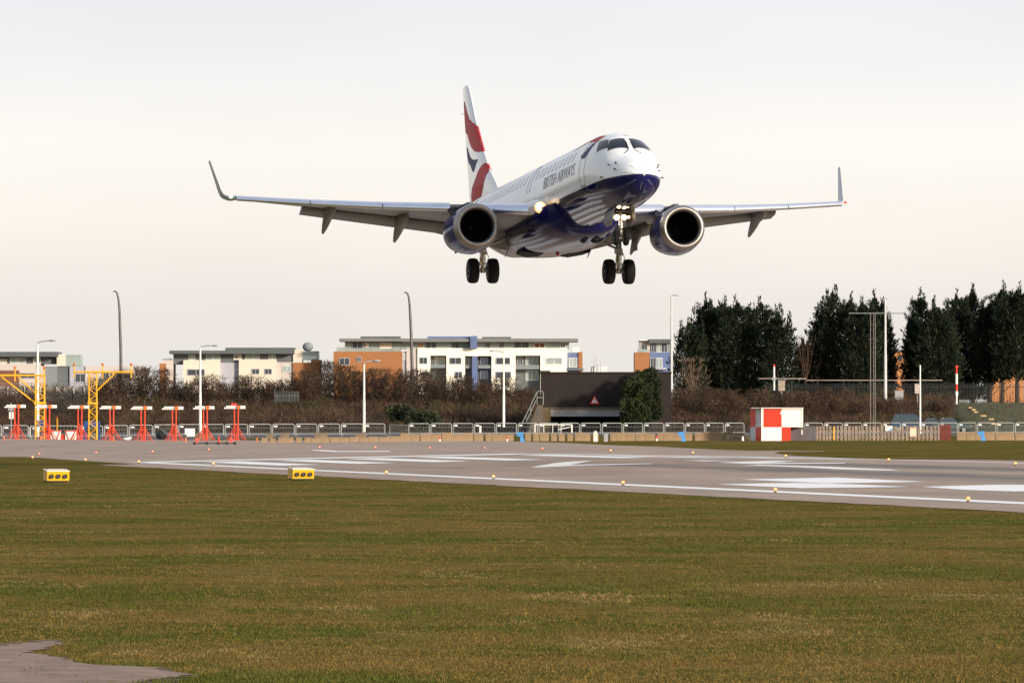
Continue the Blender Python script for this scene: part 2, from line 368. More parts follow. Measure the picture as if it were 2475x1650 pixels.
secs = [(0, .0, -.57, -.57), (.03, .16, -.42, -.71), (.12, .33, -.29, -.83), (.30, .52, -.13, -.99), (.5, .68, .02, -1.12), (1.0, .93, .24, -1.32), (1.5, 1.11, .45, -1.44), (2.1, 1.25, .85, -1.53), (2.7, 1.35, 1.18, -1.585), (3.4, 1.43, 1.42, -1.63),
        (4.4, 1.49, 1.6, -1.66), (5.6, 1.505, 1.675, -1.675), (9, 1.505, 1.675, -1.675), (20, 1.505, 1.675, -1.675), (24, 1.505, 1.675, -1.675), (26, 1.45, 1.675, -1.35), (28, 1.27, 1.65, -.85), (30, 1.0, 1.55, -.35), (32, .75, 1.38, .1), (34, .48, 1.15, .5), (35.9, .2, .9, .65)]
SA = np.array(secs)
def pch(x, k):
    X, Y = SA[:, 0], SA[:, k]; i = int(min(max(np.searchsorted(X, x)-1, 0), len(X)-2)); h = X[i+1]-X[i]; d = (Y[i+1]-Y[i])/h
    def sl(j):
        if j <= 0 or j >= len(X)-1: return (Y[min(j+1, len(X)-1)]-Y[max(j-1, 0)])/(X[min(j+1, len(X)-1)]-X[max(j-1, 0)])
        a = (Y[j]-Y[j-1])/(X[j]-X[j-1]); c = (Y[j+1]-Y[j])/(X[j+1]-X[j])
        return 0 if a*c <= 0 else 2*a*c/(a+c)
    t = (x-X[i])/h; m0, m1 = sl(i)*h, sl(i+1)*h
    return float((2*t**3-3*t*t+1)*Y[i]+(t**3-2*t*t+t)*m0+(-2*t**3+3*t*t)*Y[i+1]+(t**3-t*t)*m1)
def sec(x):
    if x < .12: # rounded radome tip
        q = math.sqrt(max(x, 0)/.12); a = [pch(.12, k) for k in (1, 2, 3)]; return a[0]*q, bez(q, -.57, a[1]), bez(q, -.57, a[2])
    return pch(x, 1), pch(x, 2), pch(x, 3)
def fpt(x, phi, off=0):     # phi 0 = crown, + = its left side
    hw, tp, bt = sec(x); zc = (tp+bt)/2; h = (tp-bt)/2
    y, z = hw*math.sin(phi), zc+h*math.cos(phi)
    n = Vector((0, math.sin(phi)/max(hw, .01), math.cos(phi)/max(h, .01))).normalized()
    if x < 5:
        e = .01; hw2, tp2, bt2 = sec(x+e); zc2 = (tp2+bt2)/2; h2 = (tp2-bt2)/2
        dx = Vector((-e, (hw2-hw)*math.sin(phi), zc2-zc+(h2-h)*math.cos(phi))); tg = Vector((0, hw*math.cos(phi), -h*math.sin(phi)))
        n = dx.cross(tg); n = n.normalized() if n.length > 0 else Vector((1, 0, 0))
        if n.y*math.sin(phi)+n.z*math.cos(phi) < 0: n = -n
    return Vector((-x, y, z))+n*off
def phi_z(x, z, side):
    hw, tp, bt = sec(x); zc = (tp+bt)/2; h = (tp-bt)/2
    return side*math.acos(max(-1, min(1, (z-zc)/h)))
def phi_y(x, y):
    return math.asin(max(-1, min(1, y/sec(x)[0])))
air = thing('airliner', 'white and navy twin jet airliner in the air, landing with wheels down and lamps lit', 'aeroplane', (0, 0, 0))
yaw, pit, rol = .20664, .06456, -.00124
fwd = Vector((math.sin(yaw)*math.cos(pit), -math.cos(yaw)*math.cos(pit), math.sin(pit)))
lft = Vector((math.cos(yaw), math.sin(yaw), 0)); upv = fwd.cross(lft)
lft2 = lft*math.cos(rol)+upv*math.sin(rol); up2 = fwd.cross(lft2)
air.matrix_world = Matrix(((fwd.x, lft2.x, up2.x, 5.18), (fwd.y, lft2.y, up2.y, 230.447), (fwd.z, lft2.z, up2.z, 10.057+CAMH), (0, 0, 0, 1)))
# fuselage
xs = [0, .006, .02, .045, .08, .12, .18, .25, .35, .5, .7, .9]+[1.1+.2*i for i in range(25)]+list(np.arange(6.5, 36, .7))+[35.9]
f = MB(); f.loft([[fpt(x, 2*math.pi*j/64) for j in range(64)] for x in xs]); fus = f.build('fuselage', mfus, air, True, ang=60)
def patch(name, m, fn, nu, nv, parent, off=.006):
    mb = MB(); vs = [fn(i/nu, j/nv) for i in range(nu+1) for j in range(nv+1)]
    mb.add(vs, [(i*(nv+1)+j, (i+1)*(nv+1)+j, (i+1)*(nv+1)+j+1, i*(nv+1)+j+1) for i in range(nu) for j in range(nv)])
    return mb.build(name, m, parent, True)
def quadxp(c, off):   # bilinear patch between four (x, phi) corners: bottom inner, bottom outer, top outer, top inner
    def fn(u, v):
        a = [bez(u, c[0][k], c[1][k]) for k in (0, 1)]; d = [bez(u, c[3][k], c[2][k]) for k in (0, 1)]
        return fpt(bez(v, a[0], d[0]), bez(v, a[1], d[1]), off)
    return fn
for s in (-1, 1):
    cs = [(1.87, s*phi_y(1.87, .09)), (2.30, s*phi_y(2.30, .88)), (3.0, s*phi_y(3.0, .62)), (2.76, s*phi_y(2.76, .09))]
    patch('windscreen', mGla, quadxp(cs, .012), 8, 6, air)
    fr = [(1.80, s*phi_y(1.80, .045)), (2.30, s*phi_y(2.30, .955)), (3.08, s*phi_y(3.08, .66)), (2.83, s*phi_y(2.83, .045))]
    patch('windscreen_frame', mWh, quadxp(fr, .005), 8, 6, air)
    cs = [(2.46, phi_z(2.46, .78, s)), (3.05, phi_z(3.05, .66, s)), (3.72, phi_z(3.72, 1.17, s)), (3.14, phi_z(3.14, 1.19, s))]
    patch('side_window', mGla, quadxp(cs, .012), 6, 6, air)
    cs = [(2.38, phi_z(2.38, .74, s)), (3.08, phi_z(3.08, .60, s)), (3.80, phi_z(3.80, 1.2, s)), (3.12, phi_z(3.12, 1.225, s))]
    patch('window_frame', mWh, quadxp(cs, .005), 6, 6, air)
# wipers
for y0, y1, x1 in ((-.16, -.10, 2.35), (.16, .10, 2.35)):
    wb = MB(); wb.path([fpt(1.72, phi_y(1.72, y0), .03), fpt(1.9, phi_y(1.9, y0*.8), .05), fpt(x1, phi_y(x1, y1), .05)], .014, 5); wb.build('wiper', mBk, air)
for y0 in (-.32, .32): mb = MB(); mb.path([fpt(1.62, phi_y(1.62, y0*1.1), .02), fpt(1.74, phi_y(1.74, y0*.5), .03)], .012, 5); mb.build('wiper_arm', mBk, air)
# radome strips, probes
for a in (-75, -38, 0, 38, 75, 130, 180, -130): mb = MB(); mb.path([fpt(x, R(a), .004) for x in (.10, .25, .45)], .008, 4); mb.build('lightning_strip', mLn, air)
for x, z, s in ((1.55, -.02, -1), (1.2, .02, -1), (1.0, -.25, -1), (1.9, -.46, -1), (1.1, -.15, 1), (1.55, -.02, 1), (1.0, -.3, 1), (1.9, -.46, 1)):
    ph = phi_z(x, z, s); mb = MB(); mb.path([fpt(x+.05, ph, 0), fpt(x+.03, ph, .07), fpt(x-.12, ph, .10)], [.03, .025, .012], 6); mb.build('probe', mBk, air)
for x, h in ((6.2, .25), (16.0, .25), (20.5, .3)):
    mb = MB(); mb.loft([[(-x, -.012, 1.66), (-x-.22, -.012, 1.66), (-x-.22, .012, 1.66), (-x, .012, 1.66)], [(-x-.15, -.005, 1.67+h), (-x-.22, -.005, 1.67+h), (-x-.22, .005, 1.67+h), (-x-.15, .005, 1.67+h)]]); mb.build('antenna', mWh, air)
# cabin windows and doors
for s in (-1, 1):
    k = 0
    for i in range(29):
        x = 6.75+i*.79
        if 14.2 < x < 15.6: continue
        if x > 27.6: break
        def oval(hx, hz, off, x=x):
            c = fpt(x, phi_z(x, .86, s), off); pts = []
            for j in range(14):
                t = 2*math.pi*j/14; ct, st = math.cos(t), math.sin(t)
                xx = x+hx*math.copysign(abs(ct)**.7, ct); zz = .86+hz*math.copysign(abs(st)**.7, st); pts.append(fpt(xx, phi_z(xx, zz, s), off))
            m = MB(); m.add([c]+pts, [(0, j+1, (j+1) % 14+1) for j in range(14)]); return m
        wf = oval(.165, .215, .004).build('cabin_window', mTrm, air)
        oval(.115, .165, .008).build('pane', mWinG, wf)
def outline(x0, x1, z0, z1, s, r=.15, off=.004, wd=.014):
    pts = []
    for cx, cz, a0 in ((x1-r, z1-r, 0), (x0+r, z1-r, 90), (x0+r, z0+r, 180), (x1-r, z0+r, 270)):
        for a in (0, 30, 60, 90): pts.append((cx+r*math.cos(R(a0+a)), cz+r*math.sin(R(a0+a))))
    dense = []
    for i in range(len(pts)):
        p, q = pts[i], pts[(i+1) % len(pts)]; n = max(1, int(math.hypot(q[0]-p[0], q[1]-p[1])/.15))
        dense += [(bez(t/n, p[0], q[0]), bez(t/n, p[1], q[1])) for t in range(n)]
    mb = MB(); mb.path([fpt(x, phi_z(x, z, s), off) for x, z in dense+dense[:1]], wd/2, 4); return mb
for s in (-1, 1):
    d = outline(4.05, 4.85, -.55, 1.30, s).build('door', mLn, air)
    outline(4.35, 4.6, .75, 1.0, s, .08, .007, .02).build('door_window', mLn, d)
    st = MB(); st.path([fpt(x, phi_z(x, -.56, s), .02) for x in (4.1, 4.3, 4.6, 4.8)], .025, 5); st.build('door_step', mLn, d)
    outline(14.55, 15.2, .25, 1.35, s, .12).build('overwing_exit', mLn, air)
    outline(27.9, 28.6, -.1, 1.25, s, .12).build('rear_door', mLn, air)
# ribbon emblem by the forward door, both sides
def sidepoly(poly, s, off, dens=5):
    mb = MB(); tri = tessellate_polygon([[Vector((p[0], p[1], 0)) for p in poly]])
    for t in tri:
        a, b_, c = [poly[i] for i in t]; idx = {}; vs = []; fs = []; n = dens
        for i in range(n+1):
            for j in range(n+1-i):
                u, v = i/n, j/n; x = a[0]*(1-u-v)+b_[0]*u+c[0]*v; z = a[1]*(1-u-v)+b_[1]*u+c[1]*v
                idx[i, j] = len(vs); vs.append(fpt(x, phi_z(x, z, s), off))
        for i in range(n):
            for j in range(n-i):
                fs.append((idx[i, j], idx[i+1, j], idx[i, j+1]))
                if i+j < n-1: fs.append((idx[i+1, j], idx[i+1, j+1], idx[i, j+1]))
        mb.add(vs, fs)
    return mb
for s in (-1, 1):
    em = sidepoly([(4.05, 1.45), (3.95, 1.16), (4.6, 1.25), (5.6, 1.36), (6.8, 1.33), (8.1, 1.2), (7.0, 1.45), (5.8, 1.56), (5.0, 1.56)], s, .005).build('emblem', mRed, air)
    sidepoly([(3.97, 1.14), (4.02, .8), (4.25, .55), (4.8, .58), (5.15, .74), (4.75, .84), (4.45, 1.0), (4.4, 1.18)], s, .0055).build('emblem_fold', mNav, em)
# lettering
def text_side(txt, x0, x1, zmid, hgt, s, m, name, off=.008, top=False):
    cu = bpy.data.curves.new('t', 'FONT'); cu.body = txt; cu.resolution_u = 3; cu.space_character = 1.04
    o = bpy.data.objects.new('t', cu); C.objects.link(o); dg = bpy.context.evaluated_depsgraph_get(); dg.update()
    me = bpy.data.meshes.new_from_object(o.evaluated_get(dg)); bpy.data.objects.remove(o); bpy.data.curves.remove(cu)
    bm = bmesh.new(); bm.from_mesh(me); ya, yb = min(v.co.y for v in bm.verts), max(v.co.y for v in bm.verts)
    for k in range(1, 9): bmesh.ops.bisect_plane(bm, geom=bm.verts[:]+bm.edges[:]+bm.faces[:], plane_co=(0, ya+(yb-ya)*k/9, 0), plane_no=(0, 1, 0))
    bmesh.ops.triangulate(bm, faces=bm.faces[:]); bm.to_mesh(me); bm.free()
    vs = [v.co.copy() for v in me.vertices]; fs = [tuple(p.vertices) for p in me.polygons]; bpy.data.meshes.remove(me)
    a, b2 = min(v.x for v in vs), max(v.x for v in vs); c, d = min(v.y for v in vs), max(v.y for v in vs); out = []
    for v in vs:
        u = (v.x-a)/(b2-a); q = (v.y-c)/(d-c)
        if top: y = bez(u, x0, x1); x = bez(q, zmid, zmid+hgt); out.append(fpt(x, phi_y(x, y), off))
        else:
            x = bez(u, x0, x1); z = zmid-hgt/2+q*hgt; out.append(fpt(x, phi_z(x, z, s), off))
    mb = MB(); mb.add(out, fs); return mb.build(name, m, air)
text_side('BRITISH AIRWAYS', 11.75, 5.75, .285, .50, -1, mTx, 'lettering')
text_side('BRITISH AIRWAYS', 5.75, 11.75, .285, .50, 1, mTx, 'lettering')
text_side('YK', -.02, .30, 3.22, .26, 0, mTx, 'nose_lettering', top=True)
# belly fairing
def fair(x):
    t = (x-10.2)/12.6; e = math.sin(math.pi*max(0, min(1, t))**.85)**.42 if 0 < t < 1 else 0
    return e
rg = []
for i in range(33):
    x = 10.2+12.6*i/32; e = fair(x); hw = 1.0+1.05*e; bt = -1.45-.76*e; ring = []
    for j in range(33):
        a = math.pi*j/32; cy = math.cos(a); sy = math.sin(a); ring.append((-x, hw*math.copysign(abs(cy)**.75, cy), -.80*e-.6*(1-e)+(bt+.80*e+.6*(1-e))*abs(sy)**.62))
    rg.append(ring)
mb = MB(); mb.loft(rg, True, True); bf = mb.build('belly_fairing', mBl, air, True, ang=50)
for s in (-1, 1):      # open wheel wells and inlets under the belly
    mb = MB(); mb.loft([[(-16.2, s*.55, -2.212), (-17.6, s*.5, -2.215), (-18.2, s*.95, -2.19), (-17.6, s*1.45, -2.13), (-16.3, s*1.5, -2.12)], [(-16.2, s*.55, -2.0), (-17.6, s*.5, -2.0), (-18.2, s*.95, -2.0), (-17.6, s*1.45, -2.0), (-16.3, s*1.5, -2.0)]]); mb.build('wheel_well', mBk, bf)
for x, y in ((11.9, .72), (11.9, .25)):
    mb = MB(); mb.lathe([(0, .0), (0, .14), (.5, .16)], (-11.6, y, -1.93+.0), (-1, 0, -.12), 14); mb.build('air_inlet', mBk, bf, True)
mb = MB(); mb.ball((-16, 0, -2.24), .07); mb.build('beacon', mRed, bf, True)
# wings
def wle(y): return 11.7+(y-1.4)*math.tan(R(31))
def wte(y): return np.interp(y, [1.4, 4.8, 13.35], [17.6, 18.15, 20.35])
def zmid(y): return float(np.interp(y, [1.4, 2.1, 5, 7.7, 10.5, 13.35], [-.80, -.72, -.49, -.285, -.01, .32]))
def hsl(y): return float(np.interp(y, [1.4, 2.1, 5, 10.5, 13.35], [.46, .43, .32, .235, .20]))
def zte(y): return float(np.interp(y, [1.4, 4.8, 10.5, 13.35], [-1.25, -.74, .06, .40]))
AF = [(0, 0), (.01, .30), (.05, .62), (.15, .9), (.35, 1.0), (.6, .78), (.85, .33), (1, .03), (1, -.03), (.85, -.2), (.6, -.55), (.35, -.8), (.15, -.72), (.05, -.5), (.01, -.25)]
def wring(y, s, x0, x1, z0, z1, th): return [(-(x0+(x1-x0)*a), s*y, z0+(z1-z0)*a+th*c) for a, c in AF]
for s in (-1, 1):
    ys = [1.0, 1.4, 2.1, 3.2, 4.8, 6, 7.7, 9, 10.5, 12, 13.35]
    mb = MB(); mb.loft([wring(y, s, wle(y)+.12, wte(y), zmid(y)+.03, zte(y), hsl(y)*(.66 if y < 5 else .48)) for y in ys])
    wing = mb.build('wing', mGr, air, True, ang=40)
    # winglet, blended up and back
    rgs = []
    for i in range(9):
        t = i/8; a = R(78)*min(1, t*2.2); 
        yy = 13.30+.42*math.sin(min(t*2.2, 1)*R(78))/math.sin(R(78))+max(0, t-.4545)*.52; zz = .37+.40*(1-math.cos(min(t*2.2, 1)*R(78)))+max(0, t-.4545)*2.80
        x0 = wle(13.35)+.15+t*2.6; ch = bez(t**.6, 1.5, .42); th = bez(min(1, t*2), .10, .022); nx = Vector((0, -s*math.sin(a), math.cos(a)))
        rgs.append([Vector((-(x0+ch*q), s*yy, zz-.02*q))+nx*th*c for q, c in AF])
    mb = MB(); mb.loft(rgs); mb.build('winglet', mat('winglet_paint', (.46, .47, .50), .4), wing, True, ang=50)
    mb = MB(); mb.ball((-wle(13.5)-.12, s*13.52, .38), .075, 6, 10, (1.6, 1, .8)); mb.build('nav_lamp', mNr if s > 0 else mNg, wing, True)
    # slats, drooped ahead of the leading edge
    for y0, y1 in ((2.08, 4.0), (5.05, 7.62), (7.66, 10.42), (10.46, 13.3)):
        rgs = []
        for i in range(4):
            y = bez(i/3, y0, y1); h = hsl(y)*.6; x0 = wle(y); z = zmid(y); pr = [(.42, h), (.2, h*1.0), (.06, h*.75), (-.03, h*.25), (-.07, -h*.35), (-.04, -h*.8), (.02, -h), (.05, -h*.92), (.04, -h*.4), (.12, h*.2), (.25, h*.7), (.42, h*.92)]
            rgs.append([(-(x0+a*(1 if y < 5 else .8)), s*y, z+c) for a, c in pr])
        mb = MB(); mb.loft(rgs); mb.build('slat', mSl, wing, True, ang=50)
    # flaps, well down
    for y0, y1, zb0, zb1, c0, c1 in ((1.75, 4.77, -2.0, -1.22, .85, .8), (4.78, 10.42, -1.22, -.36, .8, .62)):
        rgs = []
        for y, zb, cc in ((y0, zb0, c0), ((y0+y1)/2, (zb0+zb1)/2, (c0+c1)/2), (y1, zb1, c1)):
            x0, z0 = wte(y)-.45, zte(y)-.06; x1, z1 = wte(y)+cc*.75, zb+.1
            rgs.append([(-(x0+(x1-x0)*a), s*y, z0+(z1-z0)*a+.13*c*(1-a*.6)) for a, c in AF])
        mb = MB(); mb.loft(rgs); mb.build('flap', mFl, wing, True, ang=40)
    # flap track fairings
    for y, tx, tz, wd in ((9.4, 20.1, -1.06, .20), (6.4, 19.5, -1.46, .22), (3.85, 18.9, -1.98, .19), (1.8, 18.3, -2.2, .05)):
        x0 = tx-3.0; rgs = []
        for t in (0, .06, .15, .3, .45, .6, .75, .88, .96, 1.0):
            x = x0+3.0*t; zc = np.interp(t, [0, .45, 1], [zte(y)-.12, zte(y)-.22, tz]); r = math.sin(math.pi*min(1, t*.9+.05)**.8)**.8 if t < 1 else .03
            hh = (.32 if wd > .1 else .15)*max(r, .04); ww = wd*max(r, .05)
            rgs.append([(-x, s*y+ww*math.cos(q), zc+hh*math.sin(q)) for q in [2*math.pi*k/14 for k in range(14)]])
        mb = MB(); mb.loft(rgs); mb.build('flap_track_fairing', mFl, wing, True, ang=60)
    # landing lamp bulge in the wing root
    mb = MB(); rgs = []
    for t in (0, .08, .22, .45, .8, 1.0):
        r = math.sqrt(min(1, t/.45))*1.0 if t < .45 else 1; r = max(r, .12)
        rgs.append([(-(11.35+1.9*t), s*(1.62+.52*r*math.cos(q)), -.66+.34*r*math.sin(q)) for q in [2*math.pi*k/24 for k in range(24)]])
    mb.loft(rgs); root = mb.build('wing_root', mWh, wing, True, ang=60)
    mb = MB(); mb.lathe([(0, 0.001), (0, .15), (-.05, .17)], (-11.30, s*1.76, -.72), (1, s*.42, -.03), 20); lamp = mb.build('landing_lamp', mLmW, root)
    lamp.scale = (1, 1, 1)
    mb = MB(); mb.lathe([(0, .16), (-.10, .23), (-.2, .25)], (-11.33, s*1.76, -.73), (1, s*.42, -.03), 20); mb.build('lamp_glare_ring', mLmG, root, True)
    # engine
    eng = bpy.data.objects.new('engine', None); C.objects.link(eng); eng.parent = air; eng.location = (-11.35, s*4.4, -1.51); eng.rotation_euler = (0, R(-1.5), R(-s*1.0)); eng['label'] = 'dark blue jet engine with a bare metal intake lip'
    mb = MB(); mb.lathe([(-.33, .965), (-.2, .945), (-.08, .90), (-.01, .845), (.012, .80), (.0, .76), (-.06, .715), (-.18, .68)], (0, 0, 0), (1, 0, 0), 56); mb.build('intake_lip', mLip, eng, True, ang=70)
    mb = MB()
    rgs = []
    for x, r, zo in ((-.33, .963, 0), (-.7, .99, -.02), (-1.2, 1.005, -.035), (-1.8, .99, -.03), (-2.4, .93, -.0), (-3.0, .82, .03), (-3.35, .74, .04)):
        rgs.append([(x, r*math.cos(q)*1.0, zo+r*math.sin(q)*(1.0 if math.sin(q) > 0 else .985)) for q in [2*math.pi*k/56 for k in range(56)]])
    mb.loft(rgs, False, False); mb.build('cowling', mat('cowl_blue', (.014, .022, .13), .2, 0, .05, 1.5, spec=.22), eng, True, ang=60)
    mb = MB(); mb.lathe([(-.18, .68), (-.5, .665), (-1.5, .67), (-1.5, .2)], (0, 0, 0), (1, 0, 0), 48); mb.build('intake_duct', mBk, eng, True, ang=40)
    mb = MB(); mb.lathe([(-1.5, .24), (-1.35, .19), (-1.17, .06), (-1.15, .005)], (0, 0, 0), (1, 0, 0), 24)
    for k in range(24):
        a = 2*math.pi*k/24; c_, s_ = math.cos(a), math.sin(a); c2, s2 = math.cos(a+.2), math.sin(a+.2)
        mb.add([(-1.37, .2*c_, .2*s_), (-1.48, .2*c2, .2*s2), (-1.48, .66*c2, .66*s2), (-1.35, .66*c_, .66*s_)], [(0, 1, 2, 3)])
    mb.build('fan', mat('fan_blade', (.006, .006, .007), .6, 0, spec=.2), eng)
    mb = MB(); mb.lathe([(-3.35, .74), (-3.2, .55), (-3.9, .48), (-4.5, .36), (-4.4, .3)], (0, 0, 0), (1, 0, 0), 32); mb.build('nozzle', mLip, eng, True, ang=40)
    for k in (-1, 1):
        mb = MB(); y = k*.78; mb.loft([[(-.6, y, .62), (-1.5, y, .62), (-1.5, y*1.02, .58), (-.6, y*1.02, .58)], [(-1.0, y*1.22, .86), (-1.5, y*1.22, .86), (-1.5, y*1.24, .83), (-1.0, y*1.24, .83)]]); mb.build('strake', mBl, eng)
    mb = MB(); rgs = []
    for x, zt, zb, hw in ((-.9, .98, .9, .03), (-1.4, 1.16, .8, .17), (-2.2, 1.18, .7, .2), (-3.4, 1.0, .5, .2), (-4.6, .8, .4, .14), (-5.6, .6, .45, .04)):
        rgs.append([(x, hw, zb), (x, hw, zt-.06), (x, hw*.5, zt), (x, -hw*.5, zt), (x, -hw, zt-.06), (x, -hw, zb)])
    mb.loft(rgs); mb.build('pylon', mBl, eng, True)
    # main gear
    gr = MB(); X, Y = -17.35, s*2.97
    gr.tube((X, Y*.985, -1.0), (X, Y, -1.95), .115, .115, 14); gr.tube((X, Y, -1.95), (X, Y, -2.78), .085, .08, 14); gr.tube((X, Y-.44, -2.86), (X, Y+.44, -2.86), .06, None, 12)
    gr.tube((X, Y, -2.72), (X, Y, -2.95), .12, .10, 14); gr.box((X, Y, -1.98), (.28, .3, .2)); gr.path([(X-.12, Y, -2.0), (X-.38, Y, -2.38), (X-.1, Y, -2.75)], .045, 6); gr.box((X-.1, Y, -2.33), (.14, .2, .12))
    gr.tube((X, Y, -1.9), (X-.1, Y-s*1.5, -1.25), .055, .055, 8); gr.tube((X+.12, Y+.09, -1.3), (X+.1, Y+.1, -2.8), .018, None, 6); gr.tube((X+.1, Y-.12, -1.3), (X+.13, Y-.14, -2.7), .014, None, 6)
    gr.path([(X+.12, Y+.13, -2.0), (X+.2, Y+.22, -2.3), (X+.1, Y+.14, -2.6)], .016, 6); gr.box((X+.05, Y+.12, -2.1), (.12, .12, .14)); gr.box((X, Y-.1, -2.55), (.12, .1, .16))
    gr.tube((X, Y, -2.55), (X, Y+.3, -2.52), .022, None, 6)
    leg = gr.build('main_gear', mStr, air, True, ang=40)
    for d in (-.43, .43):
        mb = MB(); mb.lathe([(-.20, .30), (-.215, .42), (-.19, .49), (-.13, .528), (0, .54), (.13, .528), (.19, .49), (.215, .42), (.20, .30)], (X, Y+d, -2.86), (0, 1, 0), 40, True); wh = mb.build('tyre', mRub, leg, True, ang=50)
        mb = MB(); mb.lathe([(-.205, .02), (-.17, .2), (-.21, .29), (.21, .29), (.17, .2), (.205, .02)], (X, Y+d, -2.86), (0, 1, 0), 24, True); mb.build('wheel_hub', mStr, leg, True)
    mb = MB(); mb.box((-17.1, s*3.62, -1.55), (1.0, .03, .9)); mb.build('gear_door', mFl, air)
    # tailplane
    mb = MB(); mb.loft([wring(y, s, 31.0+(y-.3)*.58, 34.2+(y-.3)*.22, .62+y*.11, .60+y*.11, .16-.012*y) for y in (.2, 2, 4, 6.04)]); mb.build('tailplane', mGr, air, True, ang=40)
# nose gear
gr = MB(); X = -3.95
gr.tube((X, 0, -1.3), (X, 0, -1.62), .09, None, 12); gr.tube((X, 0, -1.5), (X, 0, -2.12), .065, None, 12); gr.tube((X, 0, -2.08), (X, 0, -2.3), .10, .095, 14); gr.tube((X, 0, -2.3), (X, 0, -2.68), .055, None, 12)
gr.tube((X, -.26, -2.70), (X, .26, -2.70), .045, None, 10); gr.tube((X, 0, -1.9), (X-.9, 0, -1.45), .045, None, 8); gr.box((X+.03, 0, -1.9), (.1, .62, .05)); gr.path([(X+.06, 0, -2.3), (X+.24, 0, -2.45), (X+.04, 0, -2.66)], .03, 6)
gr.box((X, .03, -1.42), (.3, .22, .2)); gr.tube((X+.1, -.1, -1.5), (X+.1, -.1, -2.2), .015, None, 6)
ng = gr.build('nose_gear', mStr, air, True, ang=40)
for d in (-.21, .21):
    mb = MB(); mb.lathe([(-.085, .18), (-.095, .25), (-.07, .30), (0, .315), (.07, .30), (.095, .25), (.085, .18)], (X, d, -2.70), (0, 1, 0), 32, True); mb.build('tyre', mRub, ng, True)
    mb = MB(); mb.lathe([(-.09, .02), (-.06, .1), (-.09, .17), (.09, .17), (.06, .1), (.09, .02)], (X, d, -2.70), (0, 1, 0), 20, True); mb.build('wheel_hub', mStr, ng, True)
for y, z, r in ((-.20, -1.88, .105), (.10, -1.88, .105), (.30, -1.87, .045)):
    mb = MB(); mb.lathe([(.0, .001), (.0, r)], (X+.16, y, z), (1, 0, -.02), 18); mb.build('taxi_lamp', mLmp, ng)
    mb = MB(); mb.lathe([(.0, r), (-.02, r+.02), (-.12, r*.6), (-.13, .01)], (X+.155, y, z), (1, 0, -.02), 18); mb.build('lamp_glare_ring', mLmG, ng, True)
for s in (-1, 1):
    mb = MB(); mb.loft([[(-3.2, s*.40, -1.6), (-5.0, s*.40, -1.6), (-5.0, s*.43, -1.6), (-3.2, s*.43, -1.6)], [(-3.4, s*.46, -2.0), (-4.9, s*.46, -2.05), (-4.9, s*.49, -2.05), (-3.4, s*.49, -2.0)], [(-3.8, s*.40, -2.2), (-4.7, s*.40, -2.2), (-4.7, s*.42, -2.2), (-3.8, s*.42, -2.2)]]); mb.build('nose_gear_door', mFl, air, True, ang=20)
mb = MB(); mb.box((-4.3, 0, -1.652), (1.8, .6, .03)); mb.build('nose_wheel_well', mBk, air)
# fin
def finle(z): return float(np.interp(z, [1.3, 1.75, 2.3, 2.88, 3.8, 5.29, 7.0, 7.2], [27.2, 28.1, 29.0, 30.0, 31.2, 32.85, 34.35, 34.62]))
def finte(z): return float(np.interp(z, [1.0, 2.07, 7.2], [34.4, 34.62, 35.94]))
FP = [(0, 0), (.02, .35), (.1, .75), (.3, 1), (.6, .75), (1, .05)]
def finring(z):
    a, b2 = finle(z), finte(z); th = float(np.interp(z, [1.2, 1.75, 2.3, 7.2], [.10, .16, .21, .085]))
    up = [(-(a+(b2-a)*q), th*c, z) for q, c in FP]; return up+[(x, -y, z2) for x, y, z2 in reversed(up[1:])]
mb = MB(); mb.loft([finring(z) for z in (1.0, 1.3, 1.6, 1.75, 2.0, 2.3, 2.6, 2.88, 3.3, 3.8, 4.5, 5.29, 6, 6.6, 7.0, 7.2)]); fin = mb.build('fin', mWh, air, True, ang=50)
def finpt(x, z, s, off=.006):
    a, b2 = finle(z), finte(z); q = (x-a)/(b2-a); q = max(0, min(1, q)); th = float(np.interp(z, [1.2, 1.75, 2.3, 7.2], [.10, .16, .21, .085]))
    yy = th*float(np.interp(q, [p[0] for p in FP], [p[1] for p in FP])); return (-x+(off if q < .02 else 0), s*(yy+off), z)
def finband(name, m, rows, s, off=.007):   # rows of (z, q0, q1): chord fractions from the leading edge
    mb = MB(); zs = []
    for i in range(len(rows)-1):
        for k in range(6): t = k/6; zs.append([bez(t, rows[i][j], rows[i+1][j]) for j in range(3)])
    zs.append(rows[-1]); n = 14; vs = []
    for z, q0, q1 in zs:
        a, b2 = finle(z), finte(z)
        for k in range(n+1):
            q = bez((k/n)**1.4, q0, q1); vs.append(finpt(a+(b2-a)*q, z, s, off))
    mb.add(vs, [(i*(n+1)+k, i*(n+1)+k+1, (i+1)*(n+1)+k+1, (i+1)*(n+1)+k) for i in range(len(zs)-1) for k in range(n)])
    return mb.build(name, m, fin)
for s in (-1, 1):
    finband('flag_stripe', mRed, [(3.8, -.001, .05), (3.83, -.001, .16), (3.95, -.001, .34), (4.2, -.001, .5), (4.55, -.001, .62), (4.95, -.001, .75), (5.1, -.001, .97), (5.25, .05, .97), (5.35, .14, .97), (5.55, .30, .97), (5.9, .45, .97), (6.2, .55, .95), (6.45, .66, .92), (6.55, .75, .85)], s)
    finband('flag_stripe', mRed, [(1.75, .5, .92), (2.1, .32, .9), (2.4, .20, .80), (2.6, .10, .62), (2.75, .02, .5), (2.95, -.001, .34), (3.1, -.001, .2), (3.2, .02, .08)], s)
    finband('flag_fold', mNav, [(3.05, .55, .63), (3.2, .45, .68), (3.35, .34, .72), (3.45, .26, .76), (3.5, .24, .8), (3.6, .5, .86), (3.8, .66, .92), (4.1, .78, .96), (4.4, .9, .97)], s)
